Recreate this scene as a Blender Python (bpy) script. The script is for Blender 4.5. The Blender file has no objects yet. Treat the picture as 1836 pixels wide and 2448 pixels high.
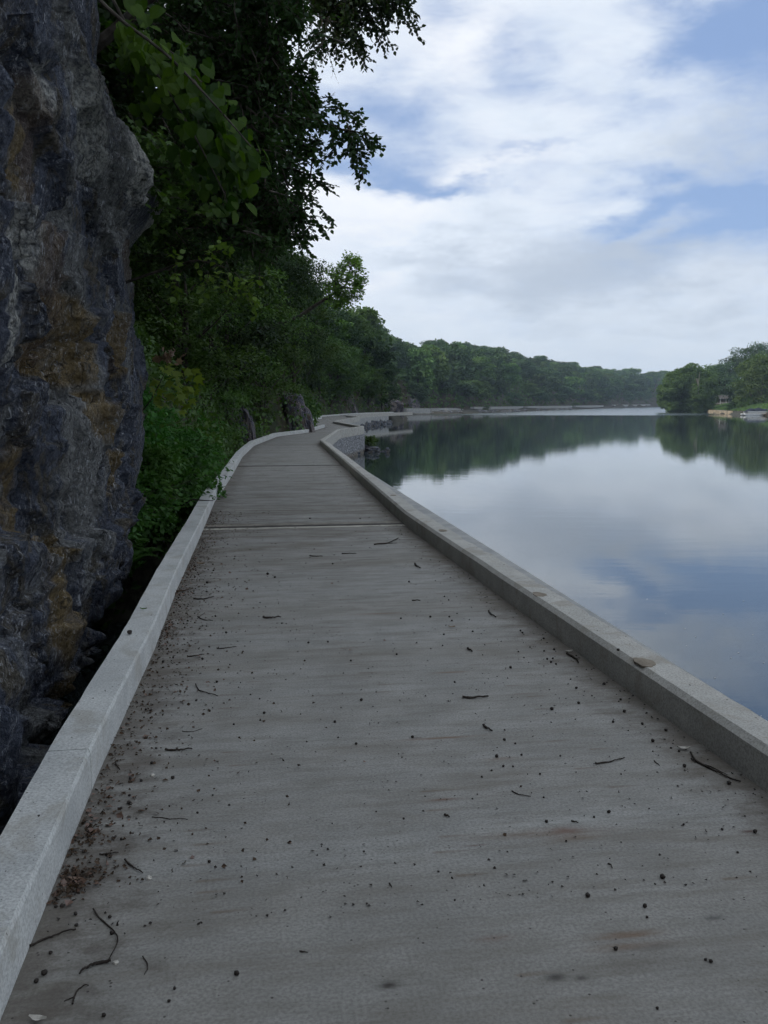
import bpy, math, random
import numpy as np
from mathutils import Vector

random.seed(7)
RNG = np.random.default_rng(11)
scn = bpy.context.scene
COL = scn.collection
R = math.radians

# ------------------------------------------------------------------ camera maths (photo pixels are 1836 x 2448)
F_PX, CX, CY, CAM_H, PITCH = 2117.0, 918.0, 1224.0, 1.6, R(7.0)
CP, SP = math.cos(PITCH), math.sin(PITCH)
def ray(px, py):
    u = (np.asarray(px, float) - CX) / F_PX; v = (CY - np.asarray(py, float)) / F_PX
    return np.stack([u + 0 * v, CP + v * SP + 0 * u, -SP + v * CP + 0 * u], -1)
def on_z(px, py, z=0.0):
    d = ray(px, py); t = (z - CAM_H) / d[..., 2]
    return np.array([0, 0, CAM_H]) + d * t[..., None]
def at(px, py, D):
    d = ray(px, py); t = np.asarray(D, float) / d[..., 1]
    return np.array([0, 0, CAM_H]) + d * t[..., None]
def proj(P):
    P = np.asarray(P, float); q = P - np.array([0, 0, CAM_H])
    dep = q[..., 1] * CP - q[..., 2] * SP; up = q[..., 1] * SP + q[..., 2] * CP
    return CX + F_PX * q[..., 0] / dep, CY - F_PX * up / dep
YAW = R(8.8)
DV = np.array([-math.sin(YAW), math.cos(YAW)])      # along the walkway
NV = np.array([math.cos(YAW), math.sin(YAW)])       # across it, towards the river
def to_as(xy):
    xy = np.asarray(xy, float); return np.stack([xy[..., 0] * NV[0] + xy[..., 1] * NV[1], xy[..., 0] * DV[0] + xy[..., 1] * DV[1]], -1)
def to_xy(a, s):
    a = np.asarray(a, float); s = np.asarray(s, float)
    return np.stack([a * NV[0] + s * DV[0], a * NV[1] + s * DV[1]], -1)
WATER_Z = -1.5

# ------------------------------------------------------------------ noise
def _h(ix, iy, iz, seed=0):
    n = (ix.astype(np.int64) * 374761393 + iy.astype(np.int64) * 668265263 + iz.astype(np.int64) * 2147483647 % 4294967291 + iz.astype(np.int64) * 1274126177 + seed * 974634777) & 0xFFFFFFFF
    n = ((n ^ (n >> 13)) * 1274126177) & 0xFFFFFFFF
    n = ((n ^ (n >> 16)) * 2246822519) & 0xFFFFFFFF
    return ((n ^ (n >> 15)) & 0xFFFFFF) / float(0xFFFFFF)
def vnoise(P, seed=0):
    P = np.asarray(P, float); i = np.floor(P).astype(np.int64); f = P - i; f = f * f * f * (f * (f * 6 - 15) + 10)
    r = 0
    for dx in (0, 1):
        wx = f[..., 0] if dx else 1 - f[..., 0]
        for dy in (0, 1):
            wy = f[..., 1] if dy else 1 - f[..., 1]
            for dz in (0, 1):
                wz = f[..., 2] if dz else 1 - f[..., 2]
                r = r + wx * wy * wz * _h(i[..., 0] + dx, i[..., 1] + dy, i[..., 2] + dz, seed)
    return r * 2 - 1
def fbm(P, oct=4, seed=0, gain=.5):
    P = np.asarray(P, float); a = 1; t = 0; n = 0
    for k in range(oct):
        t = t + a * vnoise(P * (2.03 ** k) + 13.7 * k, seed + k); n += a; a *= gain
    return t / n
def ridged(P, oct=4, seed=0):
    a = 1; t = 0; n = 0
    for k in range(oct):
        t = t + a * (1 - np.abs(vnoise(P * (2.07 ** k) + 7.1 * k, seed + k))); n += a; a *= .5
    return t / n
def worley(P, seed=0):
    P = np.asarray(P, float); i = np.floor(P).astype(np.int64)
    d1 = np.full(P.shape[:-1], 9.); d2 = d1.copy(); val = np.zeros_like(d1); off = np.zeros(P.shape)
    for dx in (-1, 0, 1):
        for dy in (-1, 0, 1):
            for dz in (-1, 0, 1):
                c = i + np.array([dx, dy, dz]); h1 = _h(c[..., 0], c[..., 1], c[..., 2], seed)
                h2 = _h(c[..., 0], c[..., 1], c[..., 2], seed + 5); h3 = _h(c[..., 0], c[..., 1], c[..., 2], seed + 9)
                q = c + np.stack([h1, h2, h3], -1); e = P - q; d = np.sqrt((e ** 2).sum(-1))
                m = d < d1; d2 = np.where(m, d1, np.minimum(d2, d)); d1 = np.where(m, d, d1)
                val = np.where(m, _h(c[..., 0], c[..., 1], c[..., 2], seed + 17), val); off = np.where(m[..., None], e, off)
    return d1, d2, val, off
def sstep(a, b, x):
    t = np.clip((x - a) / (b - a), 0, 1); return t * t * (3 - 2 * t)
def unit(v):
    v = np.asarray(v, float); return v / np.maximum(np.linalg.norm(v, axis=-1, keepdims=True), 1e-9)

# ------------------------------------------------------------------ object helpers
def tag(o, label=None, cat=None, group=None, kind=None):
    if label: o['label'] = label
    if cat: o['category'] = cat
    if group: o['group'] = group
    if kind: o['kind'] = kind
    return o
def link(o, parent=None):
    COL.objects.link(o)
    if parent is not None: o.parent = parent
    return o
def empty(name, loc=(0, 0, 0), rz=0):
    o = bpy.data.objects.new(name, None); o.location = loc; o.rotation_euler = (0, 0, rz); o.empty_display_size = .2
    return link(o)
class G:
    """collects vertices and polygons; build() links them as one mesh object"""
    def __init__(s): s.V = []; s.F = []; s.n = 0
    def add(s, V, F, mi=0):
        V = np.asarray(V, float).reshape(-1, 3); F = np.asarray(F, np.int64)
        if len(F): s.F.append((F + s.n, mi))
        s.V.append(V); s.n += len(V)
    def addpoly(s, V, polys, mi=0):
        V = np.asarray(V, float); b = s.n; s.V.append(V); s.n += len(V)
        for p in polys: s.F.append((np.asarray(p, np.int64)[None, :] + b, mi))
    def box(s, c, d, mi=0, rz=0):
        c = np.asarray(c, float); d = np.asarray(d, float) / 2
        X = np.array([[x, y, z] for x in (-1, 1) for y in (-1, 1) for z in (-1, 1)], float) * d
        if rz: X[:, :2] = X[:, :2] @ np.array([[math.cos(rz), math.sin(rz)], [-math.sin(rz), math.cos(rz)]])
        s.add(X + c, [[0, 1, 3, 2], [4, 6, 7, 5], [0, 4, 5, 1], [2, 3, 7, 6], [0, 2, 6, 4], [1, 5, 7, 3]], mi)
    def tube(s, P, r, k=6, mi=0, cap=True):
        P = np.asarray(P, float); r = np.broadcast_to(np.asarray(r, float), (len(P),))
        T = unit(np.gradient(P, axis=0)); ref = np.array([0, 0, 1.]) if abs(T[0, 2]) < .9 else np.array([1., 0, 0])
        A = unit(np.cross(T, ref)); B = np.cross(T, A)
        an = np.arange(k) * 2 * math.pi / k
        V = P[:, None] + r[:, None, None] * (np.cos(an)[None, :, None] * A[:, None] + np.sin(an)[None, :, None] * B[:, None])
        m = len(P); i = np.arange(m - 1)[:, None] * k; j = np.arange(k)[None]; j2 = (j + 1) % k
        F = np.stack([i + j, i + j2, i + k + j2, i + k + j], -1).reshape(-1, 4)
        b = s.n; s.add(V.reshape(-1, 3), F, mi)
        if cap:
            s.F.append((np.arange(k)[None, ::-1] + b, mi)); s.F.append((np.arange(k)[None] + b + (m - 1) * k, mi))
    def build(s, name, mats, parent=None, smooth=False, loc=None, flat_link=True):
        me = bpy.data.meshes.new(name)
        V = np.concatenate(s.V) if s.V else np.zeros((0, 3))
        if loc is not None: V = V - np.asarray(loc)
        tot = [f.shape[1] for f, _ in s.F for _ in range(len(f))] if len(s.F) < 5000 else None
        tot = np.concatenate([np.full(len(f), f.shape[1]) for f, _ in s.F]); mi = np.concatenate([np.full(len(f), m) for f, m in s.F])
        idx = np.concatenate([f.ravel() for f, _ in s.F])
        me.vertices.add(len(V)); me.vertices.foreach_set('co', V.astype(np.float32).ravel())
        me.loops.add(len(idx)); me.loops.foreach_set('vertex_index', idx.astype(np.int32))
        me.polygons.add(len(tot)); st = np.concatenate([[0], np.cumsum(tot)[:-1]])
        me.polygons.foreach_set('loop_start', st.astype(np.int32)); me.polygons.foreach_set('loop_total', tot.astype(np.int32))
        if not isinstance(mats, (list, tuple)): mats = [mats]
        for m in mats: me.materials.append(m)
        me.polygons.foreach_set('material_index', mi.astype(np.int32))
        me.polygons.foreach_set('use_smooth', np.full(len(tot), smooth))
        me.update(calc_edges=True); me.validate()
        o = bpy.data.objects.new(name, me)
        if loc is not None: o.location = loc
        return link(o, parent)
def grid_faces(m, n):
    i = np.arange(m - 1)[:, None] * n; j = np.arange(n - 1)[None]
    return np.stack([i + j, i + j + 1, i + n + j + 1, i + n + j], -1).reshape(-1, 4)
def attr(o, name, vals):
    a = o.data.attributes.new(name, 'FLOAT', 'POINT'); a.data.foreach_set('value', np.asarray(vals, np.float32).ravel())

# ------------------------------------------------------------------ materials
class N:
    def __init__(s, name):
        s.m = bpy.data.materials.new(name); s.m.use_nodes = True; s.t = s.m.node_tree; s.t.nodes.clear()
        s.out = s.t.nodes.new('ShaderNodeOutputMaterial')
    def nd(s, typ, **kw):
        n = s.t.nodes.new(typ)
        for k, v in kw.items(): setattr(n, k, v)
        return n
    def lk(s, a, b): s.t.links.new(a, b)
    def put(s, sock, v):
        if hasattr(v, 'is_output') or isinstance(v, bpy.types.NodeSocket): s.lk(v, sock)
        elif isinstance(v, (tuple, list)) and sock.type == 'RGBA' and len(v) == 3: sock.default_value = (*v, 1)
        else: sock.default_value = v
    def math(s, op, a, b=0.0, c=0.0, clamp=False):
        n = s.nd('ShaderNodeMath', operation=op, use_clamp=clamp); s.put(n.inputs[0], a); s.put(n.inputs[1], b); s.put(n.inputs[2], c); return n.outputs[0]
    def vm(s, op, a, b=(0, 0, 0)):
        n = s.nd('ShaderNodeVectorMath', operation=op); s.put(n.inputs[0], a); s.put(n.inputs[1], b)
        return n.outputs['Value'] if op in ('DOT_PRODUCT', 'LENGTH', 'DISTANCE') else n.outputs['Vector']
    def coord(s, which='Object', scale=None, loc=None, rot=None):
        c = s.nd('ShaderNodeTexCoord').outputs[which]
        if scale is None and loc is None and rot is None: return c
        m = s.nd('ShaderNodeMapping'); s.lk(c, m.inputs['Vector'])
        if scale: m.inputs['Scale'].default_value = scale
        if loc: m.inputs['Location'].default_value = loc
        if rot: m.inputs['Rotation'].default_value = rot
        return m.outputs['Vector']
    def noise(s, vec, scale=5, detail=4, rough=.5, dist=0, out='Fac'):
        n = s.nd('ShaderNodeTexNoise'); s.lk(vec, n.inputs['Vector']); n.inputs['Scale'].default_value = scale
        n.inputs['Detail'].default_value = detail; n.inputs['Roughness'].default_value = rough; n.inputs['Distortion'].default_value = dist
        return n.outputs[out]
    def voro(s, vec, scale=5, feature='F1', out='Distance', rnd=1.0):
        n = s.nd('ShaderNodeTexVoronoi', feature=feature); s.lk(vec, n.inputs['Vector']); n.inputs['Scale'].default_value = scale; n.inputs['Randomness'].default_value = rnd
        return n.outputs[out]
    def mapr(s, v, a, b, c=0.0, d=1.0, smooth=True):
        n = s.nd('ShaderNodeMapRange', interpolation_type='SMOOTHSTEP' if smooth else 'LINEAR'); s.put(n.inputs[0], v)
        for i, x in enumerate((a, b, c, d)): s.put(n.inputs[i + 1], x)
        return n.outputs[0]
    def mix(s, f, a, b, mode='MIX'):
        n = s.nd('ShaderNodeMix', data_type='RGBA', blend_type=mode); s.put(n.inputs[0], f); s.put(n.inputs[6], a); s.put(n.inputs[7], b); return n.outputs[2]
    def ramp(s, f, stops):
        n = s.nd('ShaderNodeValToRGB'); s.put(n.inputs[0], f); cr = n.color_ramp
        while len(cr.elements) < len(stops): cr.elements.new(.5)
        for e, (p, c) in zip(cr.elements, stops): e.position = p; e.color = (*c, 1)
        return n.outputs[0]
    def bump(s, h, strength=.5, dist=.02, normal=None):
        n = s.nd('ShaderNodeBump'); s.put(n.inputs['Height'], h); n.inputs['Strength'].default_value = strength; n.inputs['Distance'].default_value = dist
        if normal is not None: s.lk(normal, n.inputs['Normal'])
        return n.outputs[0]
    def attr(s, name):
        return s.nd('ShaderNodeAttribute', attribute_name=name).outputs['Fac']
    def pbr(s, col, rough=.8, spec=.3, normal=None, metal=0.0):
        n = s.nd('ShaderNodeBsdfPrincipled'); s.put(n.inputs['Base Color'], col); s.put(n.inputs['Roughness'], rough)
        n.inputs['Specular IOR Level'].default_value = spec; n.inputs['Metallic'].default_value = metal
        if normal is not None: s.lk(normal, n.inputs['Normal'])
        s.lk(n.outputs[0], s.out.inputs[0]); return n

def m_leaf(name, c1, c2, trans=.35, rough=.55, gloss=.06, clump=1.2):
    n = N(name); isl = n.nd('ShaderNodeNewGeometry').outputs['Random Per Island']; orn = n.nd('ShaderNodeObjectInfo').outputs['Random']
    big = n.noise(n.coord('Object'), clump, 2, .5)
    f = n.math('ADD', n.math('MULTIPLY', isl, .5), n.math('MULTIPLY', n.mapr(big, .35, .65), .5))
    col = n.mix(f, c1, c2)
    hs = n.nd('ShaderNodeHueSaturation'); n.lk(col, hs.inputs['Color'])
    n.put(hs.inputs['Value'], n.math('ADD', n.math('MULTIPLY', orn, .5), .75)); n.put(hs.inputs['Hue'], n.math('ADD', n.math('MULTIPLY', orn, .03), .485))
    col = hs.outputs[0]
    d = n.nd('ShaderNodeBsdfDiffuse'); n.lk(col, d.inputs[0]); t = n.nd('ShaderNodeBsdfTranslucent')
    n.lk(n.mix(1.0, col, (1.0, 1.15, .45), 'MULTIPLY'), t.inputs[0])
    g = n.nd('ShaderNodeBsdfGlossy'); g.inputs['Roughness'].default_value = rough; g.inputs[0].default_value = (.8, .85, .9, 1)
    a = n.nd('ShaderNodeMixShader'); a.inputs[0].default_value = trans; n.lk(d.outputs[0], a.inputs[1]); n.lk(t.outputs[0], a.inputs[2])
    b = n.nd('ShaderNodeMixShader'); b.inputs[0].default_value = gloss; n.lk(a.outputs[0], b.inputs[1]); n.lk(g.outputs[0], b.inputs[2])
    n.lk(b.outputs[0], n.out.inputs[0]); return n.m
def m_plain(name, col, rough=.7, spec=.3, var=.25, scale=6, bump=.0, metal=0.0):
    n = N(name); v = n.noise(n.coord('Object'), scale, 5, .6)
    c = n.mix(n.mapr(v, .3, .7), tuple(x * (1 - var) for x in col), tuple(min(1, x * (1 + var)) for x in col))
    n.pbr(c, rough, spec, n.bump(v, bump, .01) if bump else None, metal); return n.m

M = {}
M['leaf_dark'] = m_leaf('leaf_dark', (.015, .035, .009), (.036, .070, .016), .3, gloss=.025)
M['leaf_mid'] = m_leaf('leaf_mid', (.034, .074, .014), (.082, .146, .024), .35, gloss=.03)
M['leaf_big'] = m_leaf('leaf_big', (.016, .050, .006), (.085, .165, .014), .45, .5, .012)
M['leaf_light'] = m_leaf('leaf_light', (.090, .170, .035), (.150, .250, .040), .4, gloss=.02)
M['leaf_yellow'] = m_leaf('leaf_yellow', (.120, .190, .020), (.190, .270, .020), .4, gloss=.02)
M['leaf_shrub'] = m_leaf('leaf_shrub', (.034, .095, .020), (.065, .175, .028), .35, gloss=.02, clump=2.0)
M['leaf_far'] = m_leaf('leaf_far', (.030, .062, .026), (.075, .130, .045), .25, .6, .03, .35)
M['leaf_farlight'] = m_leaf('leaf_farlight', (.060, .120, .030), (.120, .200, .055), .25, .6, .03, .35)
M['leaf_bank'] = m_leaf('leaf_bank', (.050, .098, .020), (.105, .175, .038), .3, .6, .03, .35)
M['leaf_dead'] = m_leaf('leaf_dead', (.14, .08, .05), (.22, .14, .09), .2)
M['bark'] = m_plain('bark', (.055, .048, .040), .9, .2, .5, 9, .6)
M['bark_pale'] = m_plain('bark_pale', (.20, .19, .15), .85, .2, .35, 3, .4)
M['twig'] = m_plain('twig', (.030, .024, .020), .85, .2, .3, 30)
M['seed'] = m_plain('seed', (.022, .017, .014), .7, .3, .4, 60)
M['litter'] = m_plain('litter', (.050, .034, .023), .9, .2, .6, 40)
M['chip'] = m_plain('chip', (.42, .40, .36), .8, .3, .3, 40)
M['white_metal'] = m_plain('white_metal', (.62, .64, .65), .4, .5, .05, 4)
M['alu'] = m_plain('alu', (.45, .47, .49), .35, .5, .1, 3, 0, .6)
M['canvas'] = m_plain('canvas', (.020, .026, .040), .8, .2, .3, 2)
M['wood_dark'] = m_plain('wood_dark', (.13, .10, .07), .8, .2, .3, 2)
M['roof'] = m_plain('roof', (.085, .080, .075), .85, .2, .2, 3)
M['post_white'] = m_plain('post_white', (.62, .60, .56), .6, .3, .1, 3)
M['patch'] = m_plain('patch', (.20, .172, .135), .9, .2, .2, 25, .3)
M['seawall'] = m_plain('seawall', (.33, .27, .19), .85, .2, .35, .6, .5)

# rock
def rock_mat(name, detail=True, tint=(1, 1, 1)):
    n = N(name); c = n.coord('Object')
    cs = n.coord('Object', scale=(1, 1, .42))
    warp = n.vm('ADD', cs, n.vm('SCALE', n.noise(c, 1.6, 3, .6, out='Color')))
    big = n.noise(warp, .9, 6, .62, .6)
    med = n.noise(cs, 3.6, 8, .68, 1.2)
    fine = n.noise(c, 26, 8, .75)
    slate = n.mix(n.mapr(fine, .3, .72), (.024, .030, .050), (.125, .145, .195))
    brown = n.mix(n.mapr(fine, .3, .7), (.048, .044, .036), (.155, .140, .112))
    greyg = n.mix(n.mapr(fine, .3, .7), (.09, .098, .105), (.25, .255, .25))
    col = n.mix(n.mapr(med, .47, .60), slate, brown)
    col = n.mix(n.mapr(big, .52, .60), col, greyg)
    if detail:
        och = n.math('MULTIPLY', n.attr('ochre'), n.mapr(med, .25, .55)); col = n.mix(n.math('MINIMUM', och, 1.0), col, n.mix(n.mapr(fine, .3, .7), (.095, .070, .034), (.25, .185, .088)))
        pal = n.attr('pale'); col = n.mix(n.math('MULTIPLY', pal, n.mapr(fine, .38, .56, .35, 1)), col, n.mix(n.mapr(fine, .35, .65), (.22, .23, .23), (.52, .52, .48)))
        rus = n.attr('rust'); col = n.mix(n.math('MULTIPLY', rus, .6), col, n.mix(n.mapr(fine, .3, .7), (.09, .060, .040), (.19, .135, .085)))
    # calcite threads, drawn out downwards
    v1 = n.noise(n.coord('Object', scale=(2.2, 2.2, .55)), 4.2, 6, .62, 1.6)
    thread = n.mapr(n.math('ABSOLUTE', n.math('SUBTRACT', v1, .5)), 0.0, .016, 1, 0)
    v2 = n.noise(n.coord('Object', scale=(2.6, 2.6, .6), loc=(4, 2, 7)), 9, 5, .65, .9)
    flecks = n.mapr(v2, .61, .68)
    where = n.mapr(n.noise(c, 1.3, 3, .5), .40, .55)
    wh = n.math('MULTIPLY', n.math('MAXIMUM', n.math('MULTIPLY', thread, n.mapr(fine, .42, .6)), flecks), where)
    col = n.mix(n.math('MULTIPLY', wh, .95), col, (.56, .59, .64))
    cr = n.voro(n.vm('ADD', cs, n.vm('SCALE', n.noise(c, 3, 4, .6, out='Color'))), 2.3, 'DISTANCE_TO_EDGE')
    crack = n.mapr(cr, 0, .018, 1, 0)
    col = n.mix(n.math('MULTIPLY', crack, .7), col, (.016, .016, .018))
    col = n.mix(1.0, col, tint, 'MULTIPLY')
    for nn in n.t.nodes:
        if nn.type == 'VECT_MATH' and nn.operation == 'SCALE': nn.inputs['Scale'].default_value = .35
    h = n.math('ADD', n.math('MULTIPLY', med, 1.0), n.math('ADD', n.math('MULTIPLY', fine, .35), n.math('MULTIPLY', crack, -.25)))
    rd = n.noise(n.vm('ADD', cs, n.vm('MULTIPLY', n.noise(c, 5, 3, .6, out='Color'), (.3, .3, .3))), 8, 6, .7)
    rdg = n.math('ABSOLUTE', n.math('SUBTRACT', rd, .5))
    b1 = n.bump(h, 1.0, .09); n.pbr(col, n.mapr(fine, .3, .7, .95, .6), .3, n.bump(n.mapr(rdg, 0, .12, 0, 1), .8, .05, b1)); return n.m
M['rock'] = rock_mat('rock')
M['rock_far'] = rock_mat('rock_far', False, (1.25, 1.08, 1.02))
M['rubble'] = rock_mat('rubble', False, (1.5, 1.45, 1.35))

# ------------------------------------------------------------------ lines traced from the photo onto the deck plane
def trace(pts, z=0.0): return on_z(np.array([p[0] for p in pts]), np.array([p[1] for p in pts]), z)[:, :2]
left_px = [(236, 1848), (369, 1554), (424, 1407), (480, 1281), (513, 1200), (533, 1172), (559, 1130), (579, 1093.6), (607, 1066), (662, 1044), (736, 1034.5), (777, 1021.6)]
right_px = [(1836, 1897), (1520, 1665), (1224, 1447), (966, 1255), (880, 1172), (820, 1114), (764, 1062)]
LB = to_as(trace(left_px)); RB = to_as(trace(right_px))
LB = np.vstack([[LB[0, 0] + .0, -14], LB]); RB = np.vstack([[RB[0, 0] + .06, -14], RB])
l_far = to_as(np.array([[-6.2, 66], [-7.2, 78], [-6.4, 92], [-7.4, 104], [-5.2, 124], [-2.6, 136], [1.6, 149]]))
r_far = to_as(np.array([[-2.60, 48.5], [-1.45, 55.5], [-4.1, 71], [-2.8, 96], [-4.5, 104], [-2.0, 124], [.5, 134.5], [4.5, 146]]))
LINE_L = np.vstack([LB, l_far]); LINE_R = np.vstack([RB, r_far])

def sweep(pts_as, profile, closed=True, jitter=None, step=None, ends=True):
    """sweep a profile [(offset to the right of travel, z)] along a polyline given in (a, s)"""
    P = to_xy(pts_as[:, 0], pts_as[:, 1])
    if step:
        seg = np.linalg.norm(np.diff(P, axis=0), axis=1); cum = np.concatenate([[0], np.cumsum(seg)])
        m = max(2, int(cum[-1] / step)); t = np.unique(np.concatenate([np.linspace(0, cum[-1], m), cum]))
        P = np.stack([np.interp(t, cum, P[:, 0]), np.interp(t, cum, P[:, 1])], -1)
    d = unit(np.diff(P, axis=0)); nrm = np.stack([d[:, 1], -d[:, 0]], -1)
    n0 = np.vstack([nrm[:1], nrm]); n1 = np.vstack([nrm, nrm[-1:]]); mN = unit(n0 + n1); k = 1 / np.maximum((mN * n1).sum(-1), .5); mN = mN * k[:, None]
    pr = np.asarray(profile, float); O = np.broadcast_to(pr[:, 0], (len(P), len(pr))).copy(); Z = np.broadcast_to(pr[:, 1], (len(P), len(pr))).copy()
    if jitter: O, Z = jitter(P, O, Z)
    V = np.concatenate([P[:, None] + mN[:, None] * O[..., None], Z[..., None]], -1)
    m, q = len(P), len(pr); i = np.arange(m - 1)[:, None] * q; j = np.arange(q if closed else q - 1)[None]; j2 = (j + 1) % q
    F = np.stack([i + j, i + q + j, i + q + j2, i + j2], -1).reshape(-1, 4)
    return V.reshape(-1, 3), F, (m, q)
def cut(line, s0, s1):
    s = line[:, 1]; m = (s > s0) & (s < s1)
    a0 = np.interp(s0, s, line[:, 0]); a1 = np.interp(s1, s, line[:, 0])
    return np.vstack([[a0, s0], line[m], [a1, s1]])

# smooth a line near the camera so that the left kerb bends as a curve
def densify(line, step=1.0):
    s = np.arange(line[0, 1], line[-1, 1], step); a = np.interp(s, line[:, 1], line[:, 0]); return s, a
# ---- concrete materials
def concrete(name, c1, c2, streak=False, stains=None, dirt_left=False):
    n = N(name); c = n.coord('Object'); fine = n.noise(c, 90, 6, .7); med = n.noise(c, 3.0, 6, .6); big = n.noise(c, .5, 4, .55)
    col = n.mix(n.mapr(med, .3, .7), c1, c2); col = n.mix(n.mapr(fine, .38, .66, 0, .62), col, tuple(x * .42 for x in c1))
    h = n.math('MULTIPLY', fine, .4)
    if streak:
        tilt = n.coord('Object', scale=(1.5, 8, 1)); st = n.noise(tilt, 1.5, 8, .68); st2 = n.noise(n.coord('Object', scale=(.62, 3.6, 1)), 1.1, 8, .68, .5)
        st3 = n.noise(n.coord('Object', scale=(3.5, 60, 1)), 1.0, 4, .6)
        broad = n.noise(n.coord('Object', scale=(.05, .7, 1)), 1.0, 4, .55)
        col = n.mix(n.mapr(st, .42, .70, 0, .42), col, (.125, .112, .092)); col = n.mix(n.mapr(st2, .50, .70, 0, .46), col, (.14, .122, .098))
        col = n.mix(n.mapr(st2, .30, .42, .35, 0), col, (.40, .405, .385)); col = n.mix(n.mapr(st3, .45, .75, 0, .22), col, (.13, .13, .125))
        col = n.mix(n.mapr(broad, .42, .62, 0, .30), col, (.15, .135, .11))
        sp = n.sep = n.nd('ShaderNodeSeparateXYZ'); n.lk(c, sp.inputs[0]); X, Y = sp.outputs[0], sp.outputs[1]
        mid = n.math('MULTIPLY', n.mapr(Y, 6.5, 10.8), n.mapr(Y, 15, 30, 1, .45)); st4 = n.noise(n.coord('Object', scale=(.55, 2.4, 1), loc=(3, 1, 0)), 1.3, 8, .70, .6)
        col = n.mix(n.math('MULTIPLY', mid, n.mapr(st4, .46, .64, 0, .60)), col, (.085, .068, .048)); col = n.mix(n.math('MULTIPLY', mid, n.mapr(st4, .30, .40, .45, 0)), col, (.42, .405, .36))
        # tannin run-off marks trailing from seed husks, at every scale
        vc = n.coord('Object', scale=(1.1, 7.0, 1)); cell = n.nd('ShaderNodeTexVoronoi'); n.lk(vc, cell.inputs['Vector']); cell.inputs['Scale'].default_value = 1.15
        loc = n.vm('SUBTRACT', vc, n.vm('SCALE', cell.outputs['Position']))
        for nn in n.t.nodes:
            if nn.type == 'VECT_MATH' and nn.operation == 'SCALE': nn.inputs['Scale'].default_value = 1.0
        s2 = n.nd('ShaderNodeSeparateXYZ'); n.lk(loc, s2.inputs[0])
        sel = n.nd('ShaderNodeSeparateColor'); n.lk(cell.outputs['Color'], sel.inputs[0])
        along = n.math('MULTIPLY', n.mapr(s2.outputs[0], -.01, .02), n.mapr(s2.outputs[0], .02, .20, 1, 0))
        thin = n.mapr(n.math('ABSOLUTE', s2.outputs[1]), .0, .11, 1, 0)
        mk = n.math('MULTIPLY', n.math('MULTIPLY', along, thin), n.mapr(sel.outputs[0], .62, .70))
        col = n.mix(n.math('MULTIPLY', mk, .55), col, (.12, .085, .058))
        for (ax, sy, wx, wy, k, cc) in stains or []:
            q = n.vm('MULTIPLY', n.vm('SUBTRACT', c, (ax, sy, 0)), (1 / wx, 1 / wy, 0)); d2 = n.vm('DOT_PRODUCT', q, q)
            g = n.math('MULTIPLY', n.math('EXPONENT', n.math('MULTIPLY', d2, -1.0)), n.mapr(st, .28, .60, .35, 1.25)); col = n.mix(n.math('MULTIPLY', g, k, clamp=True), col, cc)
        # dirt that gathers along both kerbs
        ea = n.attr('edge_left'); eb = n.attr('edge_right'); dn = n.noise(n.coord('Object', scale=(2.2, 3.5, 1)), 2.2, 7, .7)
        col = n.mix(n.math('MULTIPLY', n.mapr(n.math('ADD', ea, n.math('MULTIPLY', n.math('SUBTRACT', dn, .5), -1.3)), .0, .36, 1, 0), .62), col, (.060, .046, .034))
        col = n.mix(n.math('MULTIPLY', n.mapr(n.math('ADD', eb, n.math('MULTIPLY', n.math('SUBTRACT', dn, .5), -1.0)), .0, .34, 1, 0), .62), col, (.075, .058, .042))
        pits = n.voro(c, 34, 'F1'); pv = n.noise(c, 7, 3, .6); col = n.mix(n.math('MULTIPLY', n.mapr(pits, .10, .16, 1, 0), n.mapr(pv, .52, .60)), col, (.05, .045, .04))
        h = n.math('ADD', h, n.math('ADD', n.math('MULTIPLY', st3, .5), n.math('MULTIPLY', st, .5)))
        n.pbr(col, n.mapr(st, .3, .7, .75, .92), .3, n.bump(h, .45, .006)); return n.m
    sm = n.noise(n.coord('Object', scale=(1.6, 1.6, 1.6)), 2.0, 5, .65, .8)
    col = n.mix(n.mapr(sm, .50, .66, 0, .50), col, tuple(x * .58 * t for x, t in zip(c1, (1.08, .98, .84))))
    v = n.voro(n.coord('Object', scale=(1, 1, .5)), 55, 'F1'); pv = n.noise(c, 9, 3, .6)
    col = n.mix(n.math('MULTIPLY', n.mapr(v, .10, .18, 1, 0), n.mapr(pv, .55, .62)), col, (.08, .08, .08))
    n.pbr(col, .82, .3, n.bump(n.math('ADD', h, n.math('MULTIPLY', med, .5)), .5, .008)); return n.m
def st(px, py, wx, wy, k, cc=(.14, .085, .05)):
    q = to_as(on_z(px, py)[:2]); return (float(q[0]), float(q[1]), wx, wy, k, cc)
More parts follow.
